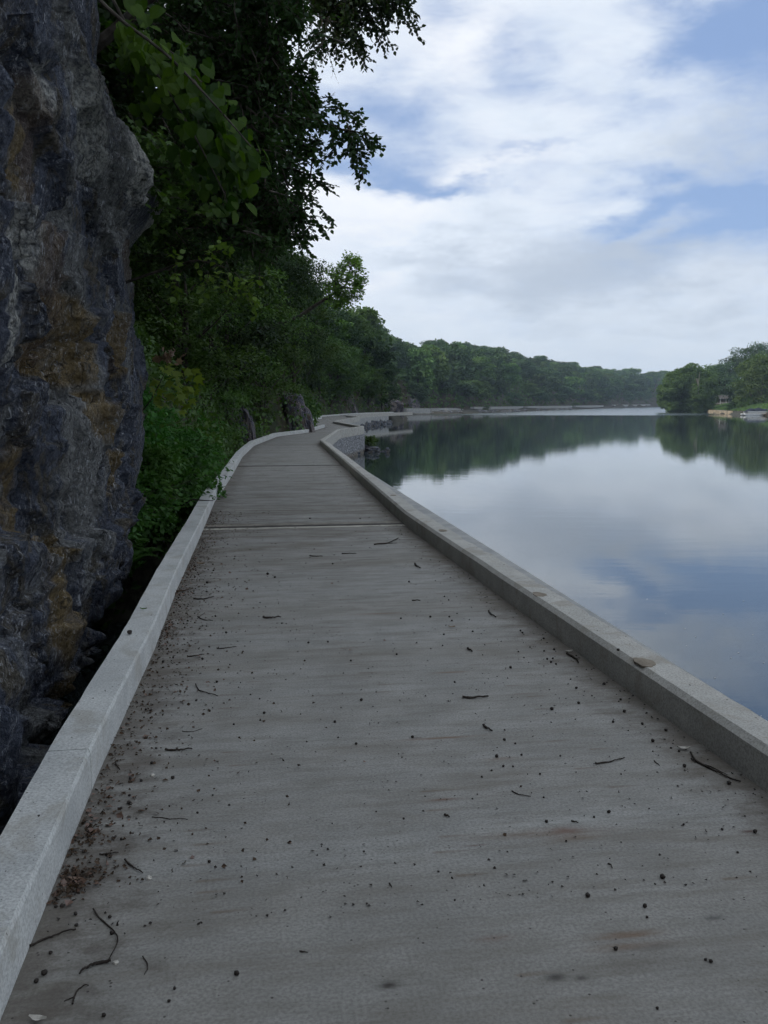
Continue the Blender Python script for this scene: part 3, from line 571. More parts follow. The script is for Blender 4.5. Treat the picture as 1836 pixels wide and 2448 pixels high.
# ------------------------------------------------------------------ foliage
TPL_D = np.array([[0, 0, 0], [-.36, .45, .05], [0, 1, -.04], [.36, .45, .05]])
TPL_O = np.array([[0, 0, 0], [-.28, .20, .04], [-.34, .50, .05], [0, 1, -.06], [.34, .50, .05], [.28, .20, .04]])
TPL_H = np.array([[0, .04, 0], [-.28, -.04, .02], [-.47, .20, .05], [-.44, .50, .03], [-.22, .80, -.03], [0, 1.0, -.10], [.22, .80, -.03], [.44, .50, .03], [.47, .20, .05], [.28, -.04, .02]])
TPL_M = np.array([[0, 0, 0], [-.20, .05, .02], [-.50, .18, .0], [-.30, .32, .03], [-.46, .62, -.03], [-.16, .55, .02], [0, 1, -.08], [.16, .55, .02], [.46, .62, -.03], [.30, .32, .03], [.50, .18, .0], [.20, .05, .02]])
def leaves(g, P, T, Nn, size, tpl=TPL_D, mi=0):
    P = np.asarray(P, float); T = unit(T); B = unit(np.cross(T, Nn)); N2 = np.cross(B, T); size = np.broadcast_to(np.asarray(size, float), (len(P),))
    V = P[:, None] + size[:, None, None] * (tpl[None, :, 0:1] * B[:, None] + tpl[None, :, 1:2] * T[:, None] + tpl[None, :, 2:3] * N2[:, None])
    k = len(tpl); g.add(V.reshape(-1, 3), np.arange(len(P) * k).reshape(-1, k), mi)
def rdir(n, rng): return unit(rng.normal(size=(n, 3)))
def make_crown(rng, H, Rr, base, ncl, nleaf, ls, mats, tpl=TPL_D, squash=.62, lean=(0, 0), trunk_r=None, top_bias=1.0, pale=False, solid=.5, nr=.55):
    """returns (trunk G, crown G) of a tree standing at the origin"""
    C = []; tries = 0
    while len(C) < ncl and tries < ncl * 60:
        tries += 1; t = rng.random() ** .8; z = base + (H - base) * t
        prof = Rr * (math.sin(math.pi * min(1, .12 + .83 * t)) ** .6); r = prof * math.sqrt(rng.random()) ; a = rng.random() * 6.283
        c = np.array([r * math.cos(a) + lean[0] * z, r * math.sin(a) + lean[1] * z, z]); 
        if all(np.linalg.norm((c - q) * (1, 1, 1.3)) > Rr * .30 for q in C): C.append(c)
    C = np.array(C); cr = Rr * rng.uniform(.24, .44, len(C)); C[:, 2] = np.minimum(C[:, 2], H - cr * squash * .9)
    w = cr ** 2; k = rng.choice(len(C), nleaf, p=w / w.sum()); d = rdir(nleaf, rng); d[:, 2] = np.where(rng.random(nleaf) < .55, np.abs(d[:, 2]), d[:, 2]); rad = rng.random(nleaf) ** solid
    lump = 1 + .35 * vnoise(d * 2.4 + k[:, None] * 3.7, 5); P = C[k] + d * (cr[k] * rad * lump)[:, None] * np.array([1, 1, squash])
    Tn = unit(d * .7 + rdir(nleaf, rng) * .8 + np.array([0, 0, -.35])); Nn = unit(d * (1.05 - nr) + np.array([0, 0, .25 + nr]) + rdir(nleaf, rng) * nr); cg = G()
    leaves(cg, P, Tn, Nn, ls * rng.uniform(.7, 1.25, nleaf), tpl)
    tg = G(); tr = trunk_r or max(.06, H * .018); hz = base + (H - base) * .72; ks = np.linspace(0, 1, 9)
    path = np.stack([lean[0] * ks * hz + .12 * np.sin(ks * 4 + rng.random() * 6) * H * .06, lean[1] * ks * hz + .1 * np.cos(ks * 3.3) * H * .05 - .1 * H * .05, ks * hz - .3], -1); tg.tube(path, tr * (1 - .75 * ks), 8)
    for i in rng.permutation(len(C))[:min(16, len(C))]:
        t0 = np.clip((C[i, 2] - H * .18) / hz * rng.uniform(.7, .95), .2, .97); p0 = np.array([np.interp(t0, ks, path[:, q]) for q in range(3)]); tt = np.linspace(0, 1, 6)[:, None]
        mid = (p0 + C[i]) / 2 + rng.normal(size=3) * .06 * H * .3; Pth = (1 - tt) ** 2 * p0 + 2 * tt * (1 - tt) * mid + tt ** 2 * C[i]; tg.tube(Pth, tr * .42 * (1 - t0 * .5) * (1 - .82 * tt[:, 0]), 5)
    return tg, cg
def tree_obj(name, tg, cg, tm, cm, loc, label, cat='tree', group=None):
    r = empty(name, loc); tag(r, label, cat, group); tg.build('trunk', M[tm], r, True); cg.build('crown', M[cm], r); return r
def dup(o, loc, rz=0, sc=(1, 1, 1), label=None, group=None):
    c = o.copy(); COL.objects.link(c); c.location = loc; c.rotation_euler = (0, 0, rz); c.scale = sc
    if label: c['label'] = label
    if group: c['group'] = group
    for ch in o.children:
        d = ch.copy(); COL.objects.link(d); d.parent = c
    return c

# sprays: a drooping bough with leafy side twigs
def spray(wg, lg, p0, p1, rng, ls=.07, ntw=10, twl=.34, sag=.06, r0=.012, tpl=TPL_O, down=.5, spacing=.42, wood=True, start=.15, outw=None):
    p0 = np.asarray(p0, float); p1 = np.asarray(p1, float); L = np.linalg.norm(p1 - p0); t = np.linspace(0, 1, 8)[:, None]
    mid = (p0 + p1) / 2 + np.array([0, 0, sag * L]) + rng.normal(size=3) * .05 * L; P = (1 - t) ** 2 * p0 + 2 * t * (1 - t) * mid + t ** 2 * p1
    if wood: wg.tube(P, r0 * (1 - .85 * t[:, 0]), 4, cap=False)
    for q in range(ntw):
        tq = start + (1 - start) * (q + rng.random() * .6) / ntw; tq = min(tq, 1); b = np.array([np.interp(tq, t[:, 0], P[:, k]) for k in range(3)]); main = unit(p1 - p0)
        d = unit(main * .7 + rng.normal(size=3) * .6 + np.array([0, 0, -down * rng.random()])); l = twl * rng.uniform(.5, 1.1) * (1.15 - .5 * tq); n = max(3, int(l / (ls * spacing)))
        s = np.linspace(.12, 1, n)[:, None]; Q = b + d * s * l + np.array([0, 0, -.22 * l * down]) * s ** 2
        if wood: wg.tube(np.vstack([b, Q[n // 2], Q[-1]]), [r0 * .4, r0 * .3, r0 * .15], 3, cap=False)
        side = unit(np.cross(d, [0, 0, 1]) + 1e-6); sg = np.where(np.arange(n) % 2, 1, -1)[:, None]
        T = unit(d * .6 + side * sg * .9 + np.array([0, 0, -.55 * down]) + rng.normal(size=(n, 3)) * .3); Nn = unit(np.array([0, 0, 1.]) + rng.normal(size=(n, 3)) * .5)
        leaves(lg, Q, T, Nn, ls * rng.uniform(.7, 1.2, n), tpl)
def in_poly(x, y, poly):
    ins = False; n = len(poly)
    for i in range(n):
        x0, y0 = poly[i]; x1, y1 = poly[(i + 1) % n]
        if (y0 > y) != (y1 > y) and x < (x1 - x0) * (y - y0) / (y1 - y0) + x0: ins = not ins
    return ins
def sprays_in(poly, D0, D1, count, wg, lg, rng, length=(.5, .9), dirw=(.6, 0, -.5), **kw):
    xs = [p[0] for p in poly]; ys = [p[1] for p in poly]; k = 0; ends = []
    while k < count:
        x = rng.uniform(min(xs), max(xs)); y = rng.uniform(min(ys), max(ys))
        if not in_poly(x, y, poly): continue
        p1 = at(x, y, rng.uniform(D0, D1)); d = unit(np.asarray(dirw) + rng.normal(size=3) * .45); p0 = p1 - d * rng.uniform(*length); spray(wg, lg, p0, p1, rng, **kw); ends.append(p0); k += 1
    return ends
def limb(wg, P, r): 
    P = np.asarray(P, float); t = np.linspace(0, 1, len(P)); tt = np.linspace(0, 1, 14); Q = np.stack([np.interp(tt, t, P[:, k]) for k in range(3)], -1)
    Q[1:-1] = (Q[:-2] + Q[1:-1] * 2 + Q[2:]) / 4; wg.tube(Q, r[0] + (r[1] - r[0]) * tt, 7)

def near_trees():
    rng = np.random.default_rng(5)
    # A: leafy tree whose boughs hang out over the walkway
    wg, lg = G(), G(); base = np.array([-5.2, 12.6, 4.0]); top = at(560, -200, 12.5)
    limb(wg, [base, base + (.3, 0, 1.8), (base + top) / 2 + (-.2, 0, .4), top], (.16, .05))
    tips = [((690, 270), (792, 232)), ((700, 265), (850, 268)), ((740, 285), (880, 345)), ((830, 300), (868, 430)), ((790, 290), (800, 380)), ((700, 330), (774, 398)), ((690, 380), (745, 352)),
            ((680, 400), (786, 455)), ((690, 440), (798, 530)), ((690, 480), (775, 552)), ((660, 500), (742, 545)), ((640, 540), (735, 590)), ((820, 310), (905, 338)), ((700, 180), (745, 190)), ((800, 255), (860, 300)), ((830, 300), (845, 395)), ((640, 300), (760, 290)), ((650, 350), (760, 330)), ((700, 290), (830, 320))]
    for (a, b) in tips:
        D = rng.uniform(11.2, 12.8); spray(wg, lg, at(*a, D + .2), at(*b, D), rng, ls=.078, ntw=15, twl=.27, sag=.10, r0=.014, down=.45, spacing=.34)
    for a in ((690, 270), (690, 380), (690, 450), (640, 300), (650, 520)): limb(wg, [at(560, 120, 12.4), at((560 + a[0]) / 2, (100 + a[1]) / 2, 12.3), at(*a, 12.1)], (.05, .014))
    polyA = [(430, -60), (738, -60), (738, 80), (722, 150), (728, 215), (750, 240), (770, 300), (720, 330), (735, 400), (720, 470), (730, 560), (690, 600), (560, 590), (470, 400), (430, 150)]
    sprays_in(polyA, 11.2, 14.6, 520, wg, lg, rng, (.4, .8), (.5, 0, -.4), ls=.080, ntw=9, twl=.32, down=.5)
    r = empty('tree', base); tag(r, 'dark leafy tree whose drooping boughs overhang the walkway against the sky', 'tree'); wg.build('trunk', M['bark'], r, loc=base).location = (0, 0, 0); lg.build('crown', M['leaf_dark'], r, loc=base).location = (0, 0, 0)
    # B: taller tree behind, its boughs reaching farthest out at the top
    wg, lg = G(), G(); base = np.array([-6.5, 17.0, 6.0]); limb(wg, [base, at(560, 0, 17), at(760, -160, 16), at(900, -120, 15.8)], (.2, .04))
    tips = [((940, -30), (1000, 92)), ((920, -10), (975, 60)), ((900, 10), (938, 118)), ((880, 20), (918, 112)), ((840, 60), (874, 162)), ((850, 60), (868, 120)), ((800, 60), (828, 148)), ((790, 50), (808, 132)), ((900, 0), (960, 10)), ((930, -40), (992, 40)), ((770, 40), (775, 120))]
    for (a, b) in tips:
        D = rng.uniform(15.2, 16.6); spray(wg, lg, at(*a, D), at(*b, D), rng, ls=.082, ntw=13, twl=.28, sag=.04, r0=.012, down=.6, spacing=.34)
    for k in range(14):                                                                             # nearly bare twigs in the gap
        x, y = rng.uniform(725, 790), rng.uniform(30, 130); a = at(x, y, 15); b = at(x + rng.uniform(-20, 30), y + rng.uniform(40, 90), 15); spray(wg, lg, a, b, rng, ls=.045, ntw=4, twl=.22, r0=.006, down=1, spacing=.9)
    polyB = [(745, -120), (1000, -120), (975, -10), (950, 10), (930, 60), (900, 80), (850, 70), (800, 90), (768, 60)]
    sprays_in(polyB, 15, 17.5, 190, wg, lg, rng, (.4, .8), (.4, 0, -.6), ls=.085, ntw=8, twl=.34, down=.6)
    r = empty('tree', base); tag(r, 'tall tree reaching farthest out over the river at the top of the photo', 'tree'); wg.build('trunk', M['bark'], r, loc=base).location = (0, 0, 0); lg.build('crown', M['leaf_dark'], r, loc=base).location = (0, 0, 0)
    # C: deep shade tree just past the rock face
    wg, lg = G(), G(); base = np.array([-7.5, 16.5, 5.0]); limb(wg, [base, at(430, 300, 17), at(470, 0, 17), at(480, -200, 17)], (.2, .08))
    polyC = [(230, -80), (560, -80), (640, 120), (660, 330), (700, 560), (640, 700), (420, 640), (300, 500), (240, 200)]
    sprays_in(polyC, 14.6, 18.5, 520, wg, lg, rng, (.5, 1.0), (.5, 0, -.3), ls=.095, ntw=8, twl=.42, down=.6, r0=.010)
    r = empty('tree', base); tag(r, 'deeply shaded tree filling the gap behind the large heart shaped leaves', 'tree'); wg.build('trunk', M['bark'], r, loc=base).location = (0, 0, 0); lg.build('crown', M['leaf_dark'], r, loc=base).location = (0, 0, 0)
    # big-leaved bough beside the rock
    wg, lg = G(), G(); base = np.array([*to_xy(-3.2, 10.0), 6.0]); boughs = [[(200, -60), (262, 35), (380, 110), (460, 192), (540, 280), (600, 350)], [(230, -80), (300, 60), (390, 200), (470, 330), (540, 470)], [(380, 110), (430, 140), (520, 240)], [(300, 60), (340, 130), (360, 220)], [(460, 192), (560, 330), (590, 420)]]
    for bb in boughs:
        DD = rng.uniform(8.2, 8.8); Pb = np.array([at(x, y, DD - .12 * i) for i, (x, y) in enumerate(bb)])
        if bb[0][1] < 0: Pb = np.vstack([base, Pb])
        limb(wg, Pb, (.022, .005)); m = len(bb) * 30; t = rng.random(m) * (len(bb) - 1); i0 = t.astype(int); f = t - i0; bbn = np.array(bb); q = bbn[i0] * (1 - f)[:, None] + bbn[np.minimum(i0 + 1, len(bb) - 1)] * f[:, None] + rng.normal(size=(m, 2)) * (26, 28) + (0, 24)
        q = q[(q[:, 0] > 285)]; P = at(q[:, 0], q[:, 1], DD + rng.uniform(-.5, .4, len(q)))
        leaves(lg, P, unit(np.array([.25, -.1, -.9]) + rng.normal(size=(len(P), 3)) * .35), unit(np.array([.5, -.55, .45]) + rng.normal(size=(len(P), 3)) * .65), rng.uniform(.07, .165, len(P)), TPL_H)
    r = empty('tree', base); tag(r, 'bough of large bright heart shaped leaves hanging beside the cliff face', 'tree branch'); wg.build('trunk', M['bark'], r, loc=base).location = (0, 0, 0); lg.build('crown', M['leaf_big'], r, loc=base).location = (0, 0, 0)
    # small-leaved sapling under it
    wg, lg = G(), G(); base = np.array([*to_xy(-3.0, 12.0), 3.2]); polyD = [(300, 280), (380, 320), (470, 400), (500, 470), (440, 540), (380, 520), (385, 470), (340, 420)]
    limb(wg, [base, at(330, 380, 11.2), at(420, 440, 10.8)], (.03, .008)); sprays_in(polyD, 10.2, 11.4, 46, wg, lg, rng, (.3, .6), (.8, -.1, -.3), ls=.10, ntw=6, twl=.28, down=.5, tpl=TPL_M, r0=.006)
    r = empty('tree', base); tag(r, 'sapling with jagged leaves against the bulging upper rock edge', 'sapling'); wg.build('trunk', M['bark'], r, loc=base).location = (0, 0, 0); lg.build('crown', M['leaf_mid'], r, loc=base).location = (0, 0, 0)
    # pale small-leaved spray
    wg, lg = G(), G(); base = np.array([*to_xy(-3.4, 11.8), 2.4])
    limb(wg, [base, at(400, 640, 10.6), at(470, 620, 10.2), at(540, 640, 10)], (.022, .006))
    for a, b in [((420, 680), (425, 610)), ((430, 660), (412, 700)), ((450, 640), (500, 600)), ((480, 640), (525, 600)), ((470, 650), (520, 660)), ((500, 650), (490, 690)), ((540, 625), (560, 690)), ((550, 620), (548, 610)), ((560, 650), (590, 690)), ((570, 660), (608, 715)), ((580, 680), (600, 735)), ((545, 650), (545, 700))]:
        D = rng.uniform(9.8, 10.3); spray(wg, lg, at(*a, D), at(*b, D), rng, ls=.085, ntw=4, twl=.20, r0=.005, down=.2, spacing=.4, start=.3)
    r = empty('tree', base); tag(r, 'thin branch of pale green pointed leaves in the dark woods', 'tree branch'); wg.build('trunk', M['bark'], r, loc=base).location = (0, 0, 0); lg.build('crown', M['leaf_light'], r, loc=base).location = (0, 0, 0)
    # yellow-green lobed shoot with a dead tuft
    wg, lg = G(), G(); base = np.array([*to_xy(-2.2, 12.6), .6]); limb(wg, [base, at(360, 960, 12.2), at(400, 880, 12)], (.014, .004)); P = []
    for k in range(70):
        x, y = rng.uniform(355, 475), rng.uniform(868, 985)
        if (x - 415) ** 2 / 60 ** 2 + (y - 925) ** 2 / 60 ** 2 < 1: P.append(at(x, y, rng.uniform(11.8, 12.3)))
    P = np.array(P); leaves(lg, P, unit(np.array([.7, -.3, -.35]) + rng.normal(size=(len(P), 3)) * .45), unit(np.array([.3, -.5, .75]) + rng.normal(size=(len(P), 3)) * .4), rng.uniform(.10, .18, len(P)), TPL_M)
    r = empty('shrub', base); tag(r, 'yellow green oak seedling with lobed leaves and a dead brown tuft', 'seedling'); wg.build('stem', M['bark'], r, loc=base).location = (0, 0, 0); lg.build('foliage', M['leaf_yellow'], r, loc=base).location = (0, 0, 0)
    dg = G(); P = at(rng.normal(398, 14, 26), rng.normal(856, 12, 26), 12.0); leaves(dg, P, rdir(26, rng), rdir(26, rng), rng.uniform(.06, .12, 26), TPL_M); dg.build('dead_tuft', M['leaf_dead'], r, loc=base).location = (0, 0, 0)
near_trees()

# shrubs and vines spilling over the kerb
def shrubs():
    rng = np.random.default_rng(21)
    spec = [(-1.85, 10.6, 1.0, .62, 'leaf_shrub', 'small low bush in the dark gap right at the foot of the cliff'), (-1.62, 11.9, 1.1, .58, 'leaf_shrub', 'small bush leaning on the outer side of the kerb beside the cliff'), (-1.9, 12.6, 1.5, .9, 'leaf_shrub', 'low green bush tucked against the end of the cliff face'), (-1.55, 13.8, 1.35, .8, 'leaf_shrub', 'leafy green bush spilling on the kerb nearest the cliff'), (-2.7, 14.4, 2.6, 1.2, 'leaf_shrub', 'tall bush behind the yellow green seedling'),
            (-1.65, 15.6, 1.5, .95, 'leaf_shrub', 'dense bright bush pushing leaves over the kerb onto the walkway'), (-2.5, 16.9, 2.4, 1.2, 'leaf_shrub', 'rounded mound of vines above the overhung kerb'), (-1.9, 18.4, 1.7, 1.0, 'leaf_shrub', 'green vine mound hiding the kerb where it starts to curve'),
            (-3.2, 19.6, 3.2, 1.4, 'leaf_mid', 'broad dark bush on the slope above the vine mounds'), (-2.4, 21.4, 2.1, 1.1, 'leaf_shrub', 'vine covered bush just past the overhung kerb'), (-3.9, 12.9, 3.4, 1.3, 'leaf_mid', 'dark bush rising behind the cliff edge'),
            (-3.1, 24.2, 2.5, 1.2, 'leaf_mid', 'dark rounded bush before the brown rock slab'), (-4.4, 17.3, 4.2, 1.6, 'leaf_mid', 'large dark shrub halfway up the bank'), (-3.2, 31.5, 3.0, 1.4, 'leaf_mid', 'ivy like bush between the brown slab and the grey outcrop'),
            (-2.9, 28.2, 1.5, .9, 'leaf_shrub', 'small bush on the curved kerb below the dark slope'), (-1.5, 60.5, 2.6, 1.5, 'leaf_shrub', 'green bush climbing the right side of the grey outcrop'), (-.2, 68, 2.8, 1.6, 'leaf_mid', 'dull green bush beside the second length of kerb'), (-5.6, 23, 4.6, 1.9, 'leaf_mid', 'deep green thicket high on the dark bank')]
    for a, s, H, Rr, mt, lab in spec:
        al = np.interp(s, LINE_L[:, 1], LINE_L[:, 0]); aa = (min(a, al - .35) + (.21 if 15 < s < 19 and a > -2 else .08)) if s < 26 else al - 1.2 - Rr * .5; xy = to_xy(aa, s); ls = .055 + .0016 * s; nl = int(5200 if s < 24 else 4200)
        tg, cg = make_crown(rng, H, Rr, .05, 16, nl, ls, None, TPL_O if s < 20 else TPL_D, .8, trunk_r=.02, solid=.45)
        for k in range(10):                                                                        # arching shoots
            an = rng.uniform(-1.3, 1.0); p0 = np.array([Rr * .4 * math.cos(an), Rr * .4 * math.sin(an), H * rng.uniform(.3, .85)]); p1 = p0 + np.array([math.cos(an), math.sin(an), rng.uniform(-.25, .45)]) * Rr * rng.uniform(.5, .95); spray(tg, cg, p0, p1, rng, ls=ls * 1.1, ntw=6, twl=.22, r0=.006, down=.5, tpl=TPL_O if s < 20 else TPL_D)
        r = empty('shrub', (*xy, -.45 if s < 26 else -.2)); tag(r, lab, 'bush', 'bushes along the left kerb'); tg.build('stem', M['bark'], r, True); cg.build('foliage', M[mt], r)
    # fern by the kerb
    r = empty('fern', (*to_xy(-1.42, 9.9), -.35)); tag(r, 'feathery fern between the foot of the cliff and the kerb', 'fern'); fg = G(); rng = np.random.default_rng(3)
    for k in range(26):
        an = rng.uniform(0, 6.28); L = rng.uniform(.45, .75); t = np.linspace(.08, 1, 22); d = np.array([math.cos(an), math.sin(an)]); P = np.c_[d[0] * t * L * .8, d[1] * t * L * .8, (t * 1.25 - t ** 2 * .85) * L * 1.2]
        sd = np.array([-d[1], d[0], 0]); w = .13 * L * np.sin(np.pi * np.clip(t, .05, .97)) ** .7 + .01
        for sg in (-1, 1): leaves(fg, P, np.tile(sd * sg + np.array([d[0], d[1], 0]) * .5, (22, 1)), np.tile([0, 0, 1.], (22, 1)) + rng.normal(size=(22, 3)) * .15, w * 1.3, TPL_D * np.array([.8, 1, 1]))
    fg.build('frond', M['leaf_shrub'], r)
shrubs()

# generic trees along the bank
def bank_trees():
    rng = np.random.default_rng(77); protos = []
    for k in range(4): protos.append(make_crown(rng, 8.0, 2.6, 1.2, 34, 15000, .135, None, TPL_D, .7, solid=.5))
    mids = [make_crown(rng, 9.0, 3.0, 1.5, 34, 9000, .24, None, TPL_D, .7, solid=.5) for k in range(3)]
    cache = {}
    def inst(kind, k, mt, loc, rz, sc, label, group):
        key = (kind, k, mt)
        if key not in cache:
            tg, cg = (protos if kind == 'n' else mids)[k]; r = empty('tree', loc); tag(r, label, 'tree', group); a = tg.build('trunk', M['bark'], r, True); b = cg.build('crown', M[mt], r); r.rotation_euler = (0, 0, rz); r.scale = sc; cache[key] = r
        else: dup(cache[key], loc, rz, sc, label, group)
    spots = [(-4.8, 10.6, 5.0), (-6.8, 8.0, 6.0), (-4.6, 13.6, 5.0), (-6.4, 11.8, 6.0), (-9, 6, 6.0), (-9.5, 10, 7.0), (-10, 1, 7.0)]; sline = np.arange(14, 150, .5); s = 13.5; row = 0  # listed here: trees added behind the rock face to block the sun
    while s < 150:
        al = np.interp(s, LINE_L[:, 1], LINE_L[:, 0])
        for off in (1.4, 4.2, 8.0, 13.0, 20.0):
            if off > 9 and s > 95: continue
            spots.append((al - off - rng.uniform(0, 1.2), s + rng.uniform(-.8, .8) + off * .15, off))
        s += 2.6 + s * .035
    n = 0
    for a, s, off in spots:
        xy = to_xy(a, s); gz = float(ground_z(np.array([xy[0]]), np.array([xy[1]]))[0]); near = xy[1] < 62; H0, R0 = (8.0, 2.6) if near else (9.0, 3.0); 
        want = rng.uniform(7, 10) if off > 2 else rng.uniform(4.5, 7.5); rr = rng.uniform(2.0, 2.9) * (1 + .006 * xy[1]) * (.8 if off < 2 else 1)
        cap = min(float(sky_z(np.array([xy[0] + q]), np.array([xy[1]]))[0]) for q in (-rr * .2, 0, rr * .35)); want = min(want * (1.25 if xy[1] > 40 else 1), cap - gz + .2)
        if want < 2.2: continue
        px0, _ = proj([xy[0] + rr * .9, xy[1], gz + want * .6])
        if want < 4: rr = min(rr, want * .55)
        if near and off < 2 and xy[1] < 24: continue
        mt = 'leaf_dark' if rng.random() < .55 else 'leaf_mid'; where = 'close to the kerb' if off < 2 else ('halfway up the bank' if off < 9 else 'high on the bank'); 
        dist = 'behind the leafy bushes' if xy[1] < 28 else ('above the grey outcrops' if xy[1] < 62 else 'above the distant river walls')
        lab = ('dark green' if mt == 'leaf_dark' else 'mid green') + f' tree {where} {dist}'
        inst('n' if near else 'm', int(rng.integers(4 if near else 3)), mt, (*xy, gz - .2), rng.uniform(0, 6.28), (rr / R0, rr / R0, want / H0), lab, 'trees on the left bank'); n += 1
    # the sunlit tree standing out against the sky
    p = at(800, 700, 37); base = np.array([-5.6, 38.5, 4.6]); cg = G(); g2 = G(); limb(g2, [base, (base + p) / 2 + (0, 0, -.3), p], (.13, .06))
    hubs = [at(838, 640, 37), at(852, 690, 36.8), at(790, 660, 37.2), at(815, 715, 37)]
    for h in hubs: limb(g2, [p, (p + h) / 2 + rng.normal(size=3) * .1, h], (.06, .02))
    poly = [(795, 625), (830, 598), (862, 612), (873, 655), (868, 705), (845, 722), (800, 735), (768, 700), (785, 655)]; k = 0
    while k < 120:
        x, y = rng.uniform(765, 875), rng.uniform(598, 735)
        if not in_poly(x, y, poly) or vnoise(np.array([x / 20., y / 20., 1.]), 5) < -.62: continue
        q = at(x, y, 37 + rng.normal() * .6); h = hubs[int(np.argmin([np.linalg.norm(q - hh) for hh in hubs]))]; spray(g2, cg, h + (q - h) * .35, q, rng, ls=.12, ntw=7, twl=.34, r0=.012, down=.2, tpl=TPL_D); k += 1
    r = empty('tree', base); tag(r, 'sunlit yellow green tree leaning out against the clouds', 'tree'); g2.build('trunk', M['bark'], r, loc=base).location = (0, 0, 0); cg.build('crown', M['leaf_light'], r, loc=base).location = (0, 0, 0)
    return n
n_bank = bank_trees()

# rock outcrops on the bank, traced by foot position and height
def outcrop(px0, px1, py_top, py_foot, D, label, seed, lean=-.15, depth=1.4):
    x0 = at(px0, py_foot, D); x1 = at(px1, py_foot, D); top = at((px0 + px1) / 2, py_top, D); w = (x1[0] - x0[0]) / 2; h = top[2] - x0[2]
    boulder('rock_outcrop', ((x0[0] + x1[0]) / 2, D + depth * .5, x0[2] - .1 * h), (w * 1.0, max(depth, w * .9), h * .80), seed, M['rock_far'], 26, label, 'rock', 'rock outcrops along the bank', lean, .22, True)
outcrop(578, 608, 960, 1052, 37.0, 'narrow brown rock slab rising behind the curved kerb', 3, -.12, .6)
outcrop(692, 750, 915, 1031, 49.5, 'tall grey rock outcrop at the bend of the walkway', 5, -.22, 1.0)
outcrop(808, 856, 920, 985, 132, 'slanted grey rock face above the second bend', 8, -.22, 1.2)
outcrop(905, 962, 948, 985, 160, 'low rounded grey rock above the undercut river wall', 11, .1, 3)
outcrop(972, 1002, 945, 978, 264, 'pale cliff patch above the short rectangular river wall', 14, .1, 3)
outcrop(1120, 1142, 930, 975, 335, 'thin pale rock streak on the far wooded slope', 17, -.3, 3)
outcrop(1296, 1324, 935, 975, 470, 'whitish cliff patch low on the far wooded slope', 20, -.1, 4)
outcrop(1196, 1212, 952, 974, 390, 'small pale boulder face left of the whitish cliff patch', 23, 0, 4)
outcrop(1480, 1490, 930, 962, 670, 'tiny pale rock spot near the river bend', 27, 0, 4)

